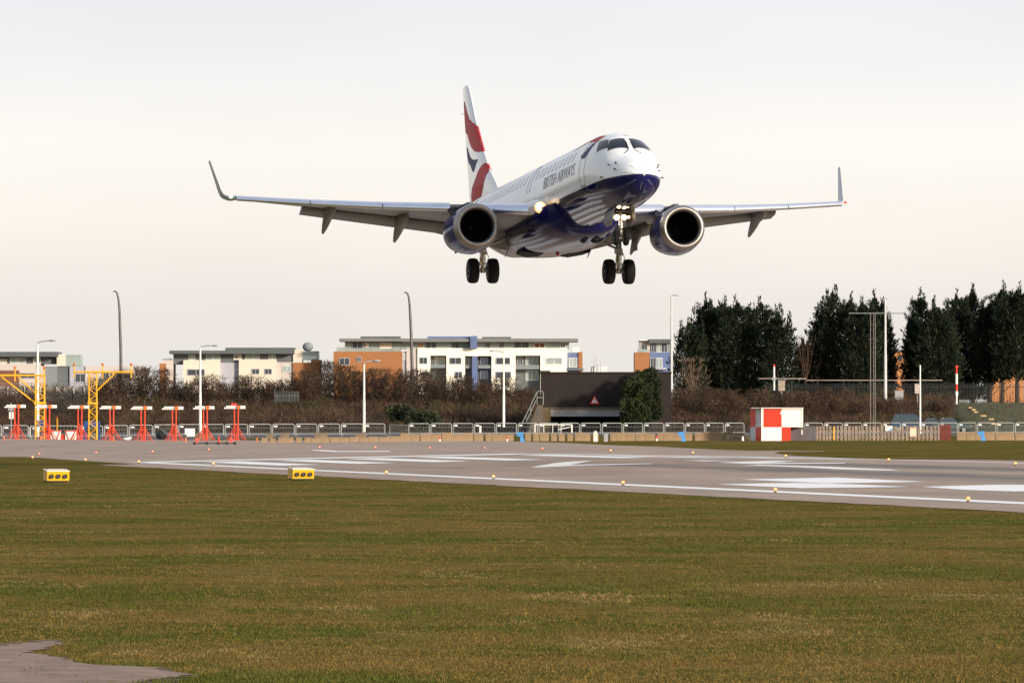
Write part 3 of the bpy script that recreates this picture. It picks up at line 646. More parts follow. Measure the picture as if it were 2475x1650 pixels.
mb = MB(); mb.tube((-35.2, 0, 6.05), (-36.4, 0, 6.05), .012, .006, 5); mb.build('static_wick', mBk, fin)
mb = MB(); mb.lathe([(0, .2), (.5, .12), (.55, .02)], (-35.8, 0, .77), (-1, 0, .02), 16, True); mb.build('tail_cone', mLip, air, True)
# ================================================================== field furniture
mO = mat('mast_orange_red', (.62, .045, .012), .5, 0, .08, 2)
mOr = mat('clamp_orange', (.60, .13, .02), .5, 0, .08, 2)
mPw = mat('boom_white', (.72, .70, .68), .4, 0, .05, 2)
mY = mat('gantry_yellow', (.72, .36, .015), .5, 0, .08, 2)
mYd = mat('housing_yellow', (.78, .40, .012), .45, 0, .06, 3)
mGal = mat('galvanised_steel', (.30, .31, .31), .5, .4, .12, 4)
mBkp = mat('black_plastic', (.012, .012, .012), .6)
mCon = mat('weathered_concrete', (.28, .19, .11), .9, 0, .22, 1.4, .3)
mWp = mat('white_paint', (.76, .74, .68), .5, 0, .04, 1.2)
mHR = mat('hut_red', (.70, .03, .008), .5, 0, .05, 1.5)
mBlu = mat('blue_plastic', (.06, .26, .60), .45, 0, .08, 3)
mDb = mat('blue_panel', (.01, .05, .20), .6, 0, .15, 1)
mGy = mat('grey_paint', (.30, .30, .31), .6, 0, .1, 2)
mDg = mat('dark_panel', (.085, .075, .085), .7, 0, .2, 1.2, streak=(3, 1, 1))
mWd = mat('weathered_wood', (.27, .20, .15), .85, 0, .3, 2.0, streak=(4, 1, .6))
mWr = mat('red_brown_wood', (.13, .022, .014), .8, 0, .2, 2.0)
mAsp = mat('pole_dark', (.10, .09, .09), .6, .3, .2, 2)
mPol = mat('pole_pale', (.50, .50, .50), .5, .2, .1, 2)
mRl = mat('red_light_glow', (.5, .01, .01), .6, emit=(1, .05, .03), estr=2)
mRc = mat('red_light_core', (1, .6, .4), .3, emit=(1, .25, .12), estr=2.6)
mYl = mat('amber_light_glow', (.5, .12, .01), .6, emit=(1, .22, .02), estr=2.2)
mYc = mat('amber_light_core', (1, .9, .5), .3, emit=(1, .48, .10), estr=2.2)

def at_sw(s, wv, dz=.012):
    p = OO+SU*s+SV*wv; return (p.x, p.y, prof(wv)+dz)
def at_px(px, py, dz=.012): return at_sw(*ginv(px, py), dz)
def run_light(px, py, red, lab, grp):
    loc = at_px(px, py+3.5); Z = loc[1]
    t = thing('runway_light', lab, 'runway light', loc, 0, grp)
    mb = MB(); mb.lathe([(0, .06), (.02, .06), (.04, .035), (.08, .03)], (0, 0, 0), (0, 0, 1), 12, True); mb.build('base', mat('fitting_dark', (.12, .10, .08), .7), t)
    mb = MB(); mb.ball((0, 0, .11), .052, 8, 12, (1, 1, .9)); g_ = mb.build('lens', mRl if red else mYl, t, True)
    mb = MB(); mb.ball((0, -.03, .113), .029, 6, 10); mb.build('bulb', mRc if red else mYc, g_, True)
reds = [(95, 1098), (233, 1095), (369, 1092), (505, 1087), (773, 1082), (907, 1082), (1039, 1083), (1172, 1083), (1311, 1085)]
for i, (x, y) in enumerate(reds): run_light(x, y, True, 'red lit lamp, %s from the left in the row across the runway end' % ordn(i+1), 'red runway end lights')
nears = [(79, 1106), (207, 1112), (336, 1117), (516, 1122), (934, 1144), (1193, 1155), (1506, 1170), (1874, 1188), (2340, 1211)]
for i, (x, y) in enumerate(nears): run_light(x, y, False, 'amber lit lamp on the near white runway edge line, %s from the left' % ordn(i+1), 'amber runway edge lights')
fars = [(1554, 1088.3), (1675, 1095), (1899, 1103), (2148, 1113), (2454, 1123)]
fars[0] = (1476, 1089.5)
for i, (x, y) in enumerate(fars): run_light(x, y, False, 'amber lit lamp along the far side of the runway, %s from the left' % ordn(i+1), 'amber runway edge lights')

# slope indicator boxes in the near grass
def papi(px, py, lab):
    loc = at_px(px, py, 0); sc_ = loc[1]/F
    t = thing('approach_light_box', lab, 'light box', (loc[0], loc[1], loc[2]), R(12), 'yellow three lens light boxes in the grass')
    mb = MB(); w_, d, h = .77, 1.0, .34; z0 = .06
    mb.add([(-w_/2, -.40, z0), (w_/2, -.40, z0), (w_/2, .6, z0), (-w_/2, .6, z0), (-w_/2, -.48, z0+h-.02), (w_/2, -.48, z0+h-.02), (w_/2, .6, z0+h+.03), (-w_/2, .6, z0+h+.03)], [(0, 3, 2, 1), (0, 1, 5, 4), (1, 2, 6, 5), (2, 3, 7, 6), (3, 0, 4, 7), (4, 5, 6, 7)]); mb.build('housing', mYd, t)
    mb = MB(); mb.add([(-w_/2-.012, -.50, z0+h-.018), (w_/2+.012, -.50, z0+h-.018), (w_/2+.012, .62, z0+h+.04), (-w_/2-.012, .62, z0+h+.04), (-w_/2-.012, -.50, z0+h+.004), (w_/2+.012, -.50, z0+h+.004), (w_/2+.012, .62, z0+h+.062), (-w_/2-.012, .62, z0+h+.062)], [(0, 3, 2, 1), (0, 1, 5, 4), (1, 2, 6, 5), (2, 3, 7, 6), (3, 0, 4, 7), (4, 5, 6, 7)]); mb.build('lid', mat('lid_white', (.74, .66, .56), .5, 0, .06, 3), t)
    for k in (-.235, 0, .235):
        mb = MB(); mb.lathe([(0, .0), (0, .074), (-.03, .078), (-.03, .082), (.02, .084)], (k, -.455, z0+.155), (0, -1, 0), 20); mb.build('lens', mBkp, t, True)
    for kx in (-.33, .33):
        for ky in (-.3, .5):
            mb = MB(); mb.tube((kx, ky, -.02), (kx, ky, z0+.01), .03, None, 8); mb.build('foot', mBkp, t)
    mb = MB(); mb.box((0, -.40, z0-.012), (w_*.94, .05, .03)); mb.build('base_rail', mBkp, t)
    for kx in (-.3, .3):
        mb = MB(); mb.box((kx, .2, z0+h+.055), (.03, .05, .05)); mb.build('catch', mBkp, t)
papi(137, 1165, 'yellow light box with three black lenses on the grass, nearer the left edge')
papi(728.5, 1160, 'yellow light box with three black lenses beside the white runway edge line')

# localiser aerials: white booms on orange red tripods
ZL = 462.0; zb = gz(PX(300, ZL), ZL)
def aerial():
    t = thing('localiser_aerial', 'x', 'aerial mast', (0, 0, 0), 0, 'row of orange red aerial masts with white booms')
    top = 2.62
    for s in (-.15, .15):
        mb = MB(); mb.tube((s, 0, 0), (s, 0, top-.12), .062, .056, 10); mb.build('mast', mO, t)
    mb = MB()
    for a, b_ in (((-.15, 0, 1.0), (-.78, -.1, 0)), ((.15, 0, 1.0), (.78, .1, 0)), ((-.15, 0, .75), (-.5, -.7, 0)), ((.15, 0, .75), (.52, .7, 0)), ((-.15, 0, 1.4), (0, .6, 0)), ((.15, 0, 1.4), (.05, -.6, 0)), ((-.15, 0, 1.5), (.15, 0, .6)), ((-.15, 0, .6), (.15, 0, 1.2))): mb.tube(a, b_, .035, None, 6)
    mb.build('tripod_strut', mO, t)
    mb = MB(); mb.box((.20, 0, top), (.26, .3, .30)); mb.build('clamp', mOr, t)
    for dz, x0 in ((.065, -.80), (-.065, -.96)):
        mb = MB(); mb.tube((x0, 0, top+dz), (.74, 0, top+dz), .066, None, 10); bm_ = mb.build('boom', mPw, t)
    mb = MB()
    for k in range(4): mb.box((-.62+k*.16, -.06, top-.02), (.06, .03, .02))
    mb.build('boom_slot', mBkp, t)
    for k in (-.6, .6):
        mb = MB(); mb.box((k*.3, 0, .03), (.25, .3, .06)); mb.build('foot_plate', mO, t)
    return t
A0 = None
for i, px in enumerate([46, 121, 199, 276, 351.5, 427, 502, 577]):
    x = PX(px-6, ZL); loc = (x, ZL, gz(x, ZL))
    lab = 'orange red tripod mast with a white boom, %s from the left' % ordn(i+1)
    if i == 7: lab = 'rightmost orange red tripod mast, two red lamps on its white boom'
    if A0 is None: A0 = aerial(); A0.location = loc; A0['label'] = lab; o = A0
    else: o = dup(A0, loc, 0, lab)
for dx in (-.30, -.06):
    mb = MB(); mb.ball((dx, 0, 2.86), .085, 6, 10); mb.tube((dx, 0, 2.72), (dx, 0, 2.8), .04, None, 8); mb.build('obstruction_lamp', mRl, o, True)
# yellow lattice approach light gantries
def gantry(px, x0, x1, ybar, lamps, braces, lab, Z, wpx=22):
    X = PX(px, Z); z0 = gz(X, Z); m = Z/F; t = thing('light_gantry', lab, 'light gantry', (X, Z, z0), 0, 'yellow approach light gantries')
    H = PZ(ybar, Z)-z0; hw = wpx*m/2
    mb = MB()
    for a in (-1, 1):
        for c in (-1, 1): mb.tube((a*hw, c*hw, 0), (a*hw*.93, c*hw*.93, H), .05, None, 6)
    n = 12
    for k in range(n):
        za, zb_ = H*k/n, H*(k+1)/n; q = 1 if k % 2 else -1
        for c in (-1, 1): mb.tube((-q*hw, c*hw, za), (q*hw, c*hw, zb_), .025, None, 5); mb.tube((c*hw, -q*hw, za), (c*hw, q*hw, zb_), .025, None, 5)
        mb.tube((-hw, -hw, zb_), (hw, -hw, zb_), .02, None, 5)
    mb.build('lattice_tower', mY, t)
    mb = MB(); mb.box((0, 0, PZ(974, Z)-z0), (hw*2.5, hw*2.5, .16)); mb.build('collar', mY, t)
    mb = MB(); mb.tube(((x0-px)*m, 0, H), ((x1-px)*m, 0, H), .085, None, 8); mb.build('cross_bar', mY, t)
    for lx in lamps:
        mb = MB(); mb.tube(((lx-px)*m, 0, H-.5), ((lx-px)*m, 0, H+.55), .055, None, 6); p = mb.build('lamp_post', mY, t)
        mb = MB(); mb.lathe([(0, .07), (.15, .12), (.22, .1)], ((lx-px)*m, 0, H+.52), (0, 0, 1), 10, True); mb.build('lamp', mOr, p)
    for (ax, ay), (bx_, by) in braces:
        mb = MB(); mb.tube(((ax-px)*m, 0, PZ(ay, Z)-z0), ((bx_-px)*m, 0, PZ(by, Z)-z0), .07, None, 6); mb.build('brace', mY, t)
gantry(97, -40, 109, 907, (-36, 36, 107), (((4, 911), (86, 974)), ((44, 911), (89, 954))), 'yellow lattice gantry cut by the left edge of the picture', 480)
gantry(224.5, 178, 323, 899, (179, 248, 317), (((233, 945), (278, 902)),), 'yellow lattice gantry with three lamps, left of the bare bushes', 485, 19)
# crowd barriers
bx_l = [-70, 5, 70, 190, 250, 311, 370, 430, 486, 542, 600, 657, 713, 768, 823, 879, 932]; bx_r = [986, 1039.5, 1093, 1145, 1198, 1250, 1301, 1352, 1402, 1453.6, 1505, 1555, 1605, 1655, 1704, 1751, 1800, 1849, 1896, 1943, 1990, 2038, 2084, 2132, 2178, 2224, 2270, 2315, 2360.6, 2408, 2452, 2498]
def bZ(px): return 512+58*px/2475
def barrier_mesh():
    t = thing('crowd_barrier', 'x', 'barrier', (0, 0, 0), 0, 'grey tubular crowd barriers in line behind the runway')
    w_, h = 2.2, 1.08; r = .16; rd = .034; pts = [(.02, 0, .10)]
    pts += [(.02, 0, h-r)]+[(.02+r-r*math.cos(R(a)), 0, h-r+r*math.sin(R(a))) for a in (30, 60, 90)]+[(w_-.02-r+r*math.sin(R(a)), 0, h-r+r*math.cos(R(a))) for a in (0, 30, 60, 90)]+[(w_-.02, 0, .10)]
    mb = MB(); mb.path(pts, rd, 6); mb.tube((.02, 0, .17), (w_-.02, 0, .17), rd, None, 6); mb.build('frame', mGal, t)
    mb = MB()
    for k in range(1, 14): mb.tube((w_*k/14, 0, .17), (w_*k/14, 0, h), .006, None, 4)
    mb.tube((.02, 0, .72), (w_-.02, 0, .72), .012, None, 4); mb.build('infill', mat('thin_wire', (.16, .16, .16), .6, .4), t)
    mb = MB(); mb.box((.3, -.04, .88), (.34, .015, .11)); mb.build('name_plate', mPw, t)
    for k in (.02, w_-.02): mb = MB(); mb.box((k, 0, .04), (.06, .6, .05)); mb.build('foot', mGal, t)
    return t
B0 = barrier_mesh(); used = False; n = 0
for seg in (bx_l, bx_r):
    for a, b_ in zip(seg[:-1], seg[1:]):
        if seg is bx_r and (1800 <= a < 1943): continue
        n += 1; pa = Vector((PX(a+1.5, bZ(a)), bZ(a), 0)); pb = Vector((PX(b_-1.5, bZ(b_)), bZ(b_), 0)); dd = pb-pa; z = gz(pa.x, pa.y); lab = 'tubular steel crowd barrier, %s along the line from the left' % ordn(n)
        o = B0 if not used else dup(B0, pa)
        used = True; o.location = (pa.x, pa.y, z); o.rotation_euler = (0, 0, math.atan2(dd.y, dd.x)); o.scale = (dd.length/2.2, 1, 1); o['label'] = lab
# odd mesh panel between the two runs
Z = bZ(960); t = thing('mesh_panel', 'finer grey mesh panel filling the gap between two runs of crowd barriers', 'fence panel', (PX(941, Z), Z, gz(0, Z)))
mb = MB(); w_ = (985-941)*Z/F; mb.path([(0, 0, .05), (.05, 0, .98), (w_, 0, .92), (w_-.03, 0, .12), (0, 0, .18)], .02, 5); mb.build('frame', mGal, t)
mb = MB()
for k in range(1, 16): mb.tube((w_*k/16, 0, .15), (w_*k/16, 0, .95), .007, None, 4)
mb.build('mesh', mGal, t)
# concrete blocks
CB = []
for k in range(3):
    mb = MB(); mb.box((0, 0, .31), (.70, .5, .62)); 
    rr = random.Random(k)
    mb.v = [(x+rr.uniform(-.02, .02), y+rr.uniform(-.02, .02), z+(rr.uniform(-.03, .02) if z > .3 else 0)) for x, y, z in mb.v]
    o = mb.build('concrete_block', mCon); tag(o, 'x', 'concrete block', 'weathered tan concrete blocks in line before the barriers'); CB.append(o)
ZC = 428; n = 0; px = 640.0; rr = random.Random(11)
while px < 2490:
    gap = (1240 < px < 1262) or (1440 < px < 1470) or (1800 < px < 2300)
    if not gap:
        n += 1; x = PX(px, ZC); src = CB[n % 3]; o = src if n <= 3 else src.copy()
        if n > 3: C.objects.link(o)
        o.location = (x, ZC, gz(x, ZC)-.02); o.rotation_euler = (0, 0, rr.uniform(-.03, .03)); sx = rr.choice([1, 1, 1, 1.45, .62]); o.scale = (sx, 1, rr.uniform(.88, 1.06)*(1.0 if px > 980 else .62)); o['label'] = 'tan concrete block, %s from the left in its row' % ordn(n)
        px += (.70*(sx-1)/2+.01)*F/ZC
    px += 22.4+(rr.uniform(0, 2))
# larger loose blocks at the left
for i, (px, w_, h, d) in enumerate([(689, 20, 14, 'left of the grey barrel'), (652, 17, 13, 'left end of its row'), (776, 32, 14, 'longest of the low ones'), (872, 26, 13, 'nearest the white lamp column'), (492, 40, 14, 'behind the orange masts')]):
    Z = 476; x = PX(px, Z); mb = MB(); mb.box((0, 0, h*Z/F/2), (w_*Z/F, .7, h*Z/F)); o = mb.build('loose_block', mat('loose_concrete', (.17, .125, .085), .9, 0, .3, 1.2)); o.location = (x, Z, gz(x, Z)-.01); tag(o, 'squat brown concrete block, '+d, 'concrete block', 'brown blocks below the barriers')
# blue inlet stands
for i, (px, d) in enumerate([(1258, 'left of the white marker'), (1648, 'below the tall trees at centre right'), (2372, 'nearest the right edge')]):
    Z = 420; x = PX(px, Z); t = thing('blue_hydrant', 'bright blue angled hydrant stand, '+d, 'hydrant', (x, Z, gz(x, Z)), 0, 'blue stands on the far grass')
    mb = MB(); mb.loft([[(-.03, -.12, 0), (.30, -.12, 0), (.30, .12, 0), (-.03, .12, 0)], [(-.02, -.1, .45), (.18, -.1, .45), (.18, .1, .45), (-.02, .1, .45)]]); mb.build('stem', mBlu, t)
    mb = MB(); mb.loft([[(-.22, -.13, .40), (.15, -.13, .36), (.15, .13, .36), (-.22, .13, .40)], [(-.30, -.14, .66), (.2, -.14, .70), (.2, .14, .70), (-.30, .14, .66)]]); mb.build('head', mBlu, t)
# markers
Z = 418; x = PX(1439.5, Z); t = thing('marker_post', 'white rounded marker post with a yellow warning triangle', 'marker post', (x, Z, gz(x, Z)))
mb = MB(); rg = [[(-.14*s, -.06, z), (.14*s, -.06, z), (.14*s, .06, z), (-.14*s, .06, z)] for z, s in ((0, 1), (.55, 1), (.68, .85), (.76, .45))]; mb.loft(rg); mb.build('board', mWp, t)
mb = MB(); mb.add([(-.09, -.066, .42), (.09, -.066, .42), (0, -.066, .6)], [(0, 1, 2)]); mb.build('warning_triangle', mYd, t)
x = PX(1464.5, Z); mb = MB(); mb.box((0, 0, .28), (.30, .25, .56)); mb.box((0, 0, .575), (.34, .29, .03)); o = mb.build('cable_cabinet', mGy); o.location = (x, Z, gz(x, Z)); tag(o, 'small grey cabinet just right of the white marker post', 'cabinet')
for i, (px, lab) in enumerate([(1063, 'red topped white stub at the end of the taxiway edge'), (1225.5, 'red topped white stub left of the left blue hydrant stand'), (1587, 'red topped white stub midway between two blue hydrant stands')]):
    Z = 425; x = PX(px, Z); t = thing('marker_stub', lab, 'marker', (x, Z, gz(x, Z)), 0, 'red and white stubs on the far grass')
    mb = MB(); mb.tube((0, 0, 0), (0, 0, .18), .07, .065, 10); mb.build('white_band', mWp, t); mb = MB(); mb.tube((0, 0, .18), (0, 0, .36), .062, .055, 10); mb.build('red_band', mHR, t)
x = PX(1795, 425); mb = MB(); mb.lathe([(0, .12), (.03, .1), (.34, .06), (.36, .02)], (0, 0, 0), (0, 0, 1), 12, True); o = mb.build('white_cone', mWp); o.location = (x, 425, gz(x, 425)); tag(o, 'plain white cone left of the chequered hut', 'cone')
x = PX(1787, 422); t = thing('trestle', 'low brown trestle against the left side of the chequered hut', 'trestle', (x, 422, gz(x, 422)))
mb = MB(); mb.tube((-.9, 0, .38), (.7, 0, .38), .03); mb.build('rail', mAsp, t)
for a, b_ in ((-.85, -.85), (.7, .7), (.25, .9)): mb = MB(); mb.tube((a, 0, .38), (b_, 0, 0), .025); mb.build('leg', mAsp, t)
# stakes with amber heads on the taxiway edge
for i, px in enumerate([10, 98.5, 274.5, 449, 621, 705]):
    Z = 437; x = PX(px, Z); t = thing('taxiway_stake', 'yellow stake with a dark lamp head beside the taxiway, %s from the left' % ordn(i+1), 'edge light', (x, Z, gz(x, Z)), 0, 'yellow taxiway stakes')
    mb = MB(); mb.tube((0, 0, 0), (0, 0, .38), .055, .05, 8); mb.build('stem', mOr, t); mb = MB(); mb.lathe([(0, .06), (.12, .09), (.2, .09), (.24, .03)], (0, 0, .36), (0, 0, 1), 10, True); mb.build('lamp_head', mAsp, t)
# trolley bar with red lamps
loc = at_px(522, 1075); t = thing('lamp_trolley', 'low dark trolley bar on the taxiway with a red lamp at each end', 'lamp trolley', loc); m = loc[1]/F
mb = MB(); mb.box((-3*m, 0, .10), (104*m, .12, .07)); mb.box((-3*m, .5, .10), (104*m, .05, .05)); mb.build('bar', mBkp, t)
for k in (-52, -22, 6, 26, 46): mb = MB(); mb.lathe([(-.06, .1), (.06, .1)], ((k)*m, -.1, .10), (0, 1, 0), 12, True); mb.build('wheel', mBkp, t)
for k in (-46, 37): mb = MB(); mb.tube((k*m, 0, .1), (k*m, 0, .22), .03); mb.ball((k*m, 0, .30), .12, 6, 10); mb.build('red_lamp', mRl, t, True)
mb = MB(); mb.tube((7*m, 0, .12), (7*m, 0, .62), .045, .03); mb.lathe([(0, .12), (.2, .06)], (7*m, 0, .12), (0, 0, 1), 10, True); mb.build('post', mO, t)
# items around the masts
Z = 470; x = PX(459, Z); z = gz(x, Z)
t = thing('notice_board', 'blank white board standing between two orange masts', 'board', (x, Z, z)); m = Z/F
mb = MB(); mb.box((0, 0, .62), (24*m, .05, 19*m)); mb.build('panel', mWp, t)
for k in (-.3, .3): mb = MB(); mb.tube((k, .03, 0), (k, .03, .4), .03); mb.build('post', mAsp, t)
for i, (a, b_, lab) in enumerate([(124, 147, 'left of the two white boxes with red frames'), (159, 184, 'right one of the two white boxes with red frames')]):
    x = PX((a+b_)/2, Z); t = thing('equipment_box', lab, 'equipment box', (x, Z, z-.02), 0, 'white boxes behind the masts'); ww = (b_-a)*m
    mb = MB(); mb.box((0, 0, .37), (ww, .8, .72)); mb.build('body', mWp, t)
    mb = MB(); mb.box((0, 0, .76), (ww+.08, .86, .05)); mb.build('lid', mHR, t)
    for k in (-1, 1): mb = MB(); mb.tube((k*ww*.45, -.45, .72), (k*ww*.1, -.5, .02), .03); mb.build('frame_leg', mHR, t)
x = PX(153, Z); mb = MB(); mb.box((0, 0, .12), (.34, .5, .24)); mb.box((0, 0, .36), (.30, .45, .18)); o = mb.build('red_crate', mHR); o.location = (x, Z, z); tag(o, 'red crates stacked between the two white boxes', 'crate')
x = PX(390, 480); mb = MB(); mb.lathe([(-.3, .35), (-.28, .4), (.28, .4), (.3, .35)], (0, 0, .42), (.35, 1, 0), 20, True); mb.lathe([(-.31, .2), (-.36, .1)], (0, 0, .42), (.35, 1, 0), 14, True); o = mb.build('barrel', mat('barrel_black', (.02, .022, .02), .3), smooth=True); o.location = (x, 480, gz(x, 480)-.02); tag(o, 'black barrel lying on its side between orange masts', 'barrel')
x = PX(306, 470); t = thing('sack_pile', 'flat white sack lying on the ground between masts', 'sack', (x, 470, gz(x, 470)))
mb = MB(); mb.ball((0, 0, .12), .35, 6, 12, (1, .7, .38)); mb.ball((.18, .1, .2), .3, 6, 12, (.9, .7, .3)); mb.build('sack', mWp, t, True)
for i, (a, b_, lab) in enumerate([(83, 106, 'dark blue panel behind the left yellow gantry'), (203, 242, 'dark blue panel behind the right yellow gantry')]):
    Z2 = 492; x = PX((a+b_)/2, Z2); t = thing('blue_screen', lab, 'panel', (x, Z2, gz(x, Z2)), 0, 'blue panels'); ww = (b_-a)*Z2/F
    mb = MB(); mb.box((0, 0, 1.3), (ww, .1, .55)); mb.build('panel', mDb, t)
    for k in (-1, 1): mb = MB(); mb.box((k*(ww/2-.08), .02, .75), (.16, .08, 1.5)); mb.build('post', mDb, t)
Z2 = 488; x = PX(138, Z2); t = thing('amber_stake', 'taller yellow lamp stake between the two gantries', 'lamp stake', (x, Z2, gz(x, Z2))); mb = MB(); mb.tube((0, 0, 0), (0, 0, 1.75), .08); mb.build('stem', mY, t); mb = MB(); mb.lathe([(0, .1), (.15, .14), (.2, .05)], (0, 0, 1.72), (0, 0, 1), 10, True); mb.build('lamp', mOr, t)
x = PX(27, 495); t = thing('road_sign', 'back of a pale triangular sign on a post, left edge', 'sign', (x, 495, gz(x, 495))); 
mb = MB(); mb.tube((0, 0, 0), (0, 0, 3.0), .045); mb.build('post', mGy, t)
mb = MB(); mb.loft([[(-.3, -.05, 2.35), (.3, -.05, 2.35), (0, -.05, 2.95)], [(-.3, -.02, 2.35), (.3, -.02, 2.35), (0, -.02, 2.95)]]); mb.build('triangle_plate', mGy, t)
mb = MB(); mb.box((-.1, -.04, 1.95), (.16, .02, .6)); mb.box((.14, -.04, 1.95), (.16, .02, .6)); mb.build('lower_plate', mWp, t)
# chequered hut
ZH = 424; m = ZH/F; xh = PX(1840, ZH); z0 = gz(xh, ZH); t = thing('chequered_hut', 'red and white chequered cabin with its upper right part overhanging', 'hut', (xh, ZH, z0))
def q(p): return (p-1840)*m
H1 = (1065-1032)*m; H2 = (1065-987)*m
rot = math.radians(0)
def pbox(x0, x1, z0_, z1_, y0, y1, mt, nm, par=t): mb = MB(); mb.box2((x0, y0, z0_), (x1, y1, z1_)); return mb.build(nm, mt, par)
pbox(0, q(1889), -.05, H1, 0, 2.5, mWp, 'front_panel'); pbox(q(1889)+.004, q(1911), -.05, H1, .003, 2.5, mHR, 'front_panel')
pbox(.0, q(1845.0), H1+.004, H2, -.02, 2.5, mWp, 'corner_post'); pbox(q(1845)+.004, q(1889), H1+.004, H2-.05, 0, 2.5, mHR, 'front_panel'); pbox(q(1889)+.004, q(1937), H1+.004, H2-.03, .002, 2.5, mWp, 'front_panel'); pbox(q(1937)+.003, q(1941), H1-.01, H2, -.03, 2.5, mWp, 'corner_post')
pbox(-.02, q(1942), H2+.003, H2+.07, -.12, 2.6, mat('hut_roof_edge', (.72, .60, .55), .5), 'roof'); pbox(q(1846), q(1889), H2-.20, H2-.17, -.03, -.003, mHR, 'batten'); pbox(q(1890), q(1932), H2-.16, H2-.13, -.03, -.003, mWp, 'batten')
pbox(q(1886), q(1889)+.0, H2-.42, H2-.22, -.05, -.004, mWp, 'bracket')
# left flank, in four panels (slightly turned away so it shows)
lf = [(-.001, -.36, mat('flank_shaded_white', (.62, .62, .62), .6)), (-.36, -.70, mHR)]  # white greyed here to paint in the shade of this side
for (a, b_, mt), (za, zc) in zip([(0, -.36, _mats['flank_shaded_white']), (-.364, -.70, mHR), (0, -.36, mHR), (-.364, -.70, _mats['flank_shaded_white'])], [(H1+.004, H2), (H1+.004, H2), (-.05, H1), (-.05, H1)]):
    mb = MB(); y0, y1 = -a*3.2+.02, -b_*3.2+.02; mb.add([(a-.002, y0, za), (b_, y1, za), (b_, y1, zc), (a-.002, y0, zc), (a+.05, y0, za), (b_+.05, y1+.05, za), (b_+.05, y1+.05, zc), (a+.05, y0, zc)], [(0, 1, 2, 3), (4, 7, 6, 5), (3, 2, 6, 7), (0, 4, 5, 1), (1, 5, 6, 2)]); mb.build('side_panel', mt, t)
mb = MB(); mb.box((-.3, .9, H1+.4), (.1, .1, .04)); mb.build('door_handle', mBkp, t)
pbox(-.74, 0, H2+.003, H2+.07, .0, 2.5, mGy, 'roof')
x = PX(1941.5, ZH+2); t2 = thing('dark_screen', 'dark brown grey screen panel between the chequered hut and the picket fence', 'screen', (x, ZH+2, gz(x, ZH)))
mb = MB(); mb.box((0, 0, .5), (62*m, .08, 1.0)); mb.build('panel', mDg, t2); mb = MB(); mb.box((-.1, -.06, .62), (.09, .03, .32)); mb.build('sign_plate', mPw, t2)
# picket fence
ZF = 426; x0 = PX(1973, ZF); x1 = PX(2273, ZF); t = thing('picket_fence', 'weathered grey brown picket fence on the far grass', 'fence', (x0, ZF, gz(x0, ZF)))
rr = random.Random(4); px = 0.0
rail = MB(); rail.box(((x1-x0)/2, .05, .72), (x1-x0, .05, .09)); rail.box(((x1-x0)/2, .05, .25), (x1-x0, .05, .09)); rail.build('rail', mWd, t)
while px < x1-x0-.05:
    wd = rr.choice([.13, .15, .17, .2]); h = rr.uniform(1.02, 1.12); mb = MB(); mb.box((px+wd/2, 0, h/2-.02), (wd, .03, h), M=Matrix.Rotation(rr.uniform(-.02, .02), 3, 'Y')); mb.build('picket', mat('picket_%d' % rr.randint(0, 3), [(.20, .15, .11), (.24, .18, .14), (.16, .12, .10), (.21, .15, .10)][rr.randint(0, 3)], .85, 0, .3, 2.0), t); px += wd+rr.uniform(.07, .14)
mb = MB(); mb.box((PX(2012+3.5, ZF)-x0, -.03, .52), (.09, .02, .95)); mb.build('yellow_stake', mYd, t)
x = PX(2285, ZF); mb = MB()
for k in range(5): mb.box((-.33+k*.165, 0, .58), (.155, .06, 1.16))
mb.box((0, .05, .8), (.8, .04, .1)); o = mb.build('red_brown_gate', mWr); o.location = (x, ZF, gz(x, ZF)); tag(o, 'dark red brown boarded gate at the right end of the picket fence', 'gate')
x = PX(2150, ZF-1); t = thing('notice_sign', 'small white sign with a blue corner on the picket fence', 'sign', (x, ZF-.08, gz(x, ZF)+.88)); mm = ZF/F
mb = MB(); mb.box((0, 0, 0), (17*mm, .02, 12*mm)); mb.build('plate', mWp, t); mb = MB(); mb.add([(8*mm, -.014, -5.5*mm), (8*mm, -.014, 1*mm), (-1*mm, -.014, -5.5*mm)], [(0, 2, 1)]); mb.build('blue_corner', mBlu, t); mb = MB(); mb.ball((-4*mm, -.014, 2*mm), .045, 6, 8, (1, .2, 1)); mb.build('red_mark', mHR, t)
x = PX(2209, ZF-1); t = thing('notice_sign', 'upright cream notice with red hatched top and bottom edges on the picket fence', 'sign', (x, ZF-.08, gz(x, ZF)+.60))
mb = MB(); mb.box((0, 0, 0), (16*mm, .02, 23*mm)); mb.build('plate', mat('cream_board', (.62, .52, .38), .6), t)
for zz in (-1, 1):
    for k in range(5): mb = MB(); mb.box(((-6+k*3)*mm, -.014, zz*10*mm), (1.6*mm, .006, 2*mm)); mb.build('red_hatch', mHR, t)
# street lamps
def street_lamp(px, ytop, ybase, Z, lab, armdx, armdy, head, mt, rad=.10, nm='street_lamp'):
    X = PX(px, Z); m = Z/F; zb_ = PZ(ybase, Z); H = PZ(ytop, Z)-zb_; t = thing(nm, lab, 'street lamp', (X, Z, zb_))
    mb = MB(); mb.tube((0, 0, 0), (0, 0, H*.45), rad*1.25, rad*1.1, 10); mb.tube((0, 0, H*.45), (0, 0, H), rad, rad*.7, 10); mb.build('column', mt, t)
    mb = MB(); mb.path([(0, 0, H-.05), (armdx*m*.05, 0, H-armdy*m*.5), (armdx*m*.5, 0, H-armdy*m*.85), (armdx*m, 0, H-armdy*m)], rad*.55, 6); mb.build('arm', mGy, t)
    mb = MB(); mb.ball((armdx*m+head*m*.5, 0, H-armdy*m), abs(head)*m*.5, 6, 12, (1, .5, .32)); mb.build('lamp_head', mGy, t, True)
street_lamp(91, 832, 1055, 500, 'white street lamp rising behind the left yellow gantry', 26, -9, 18, mWp, .12)
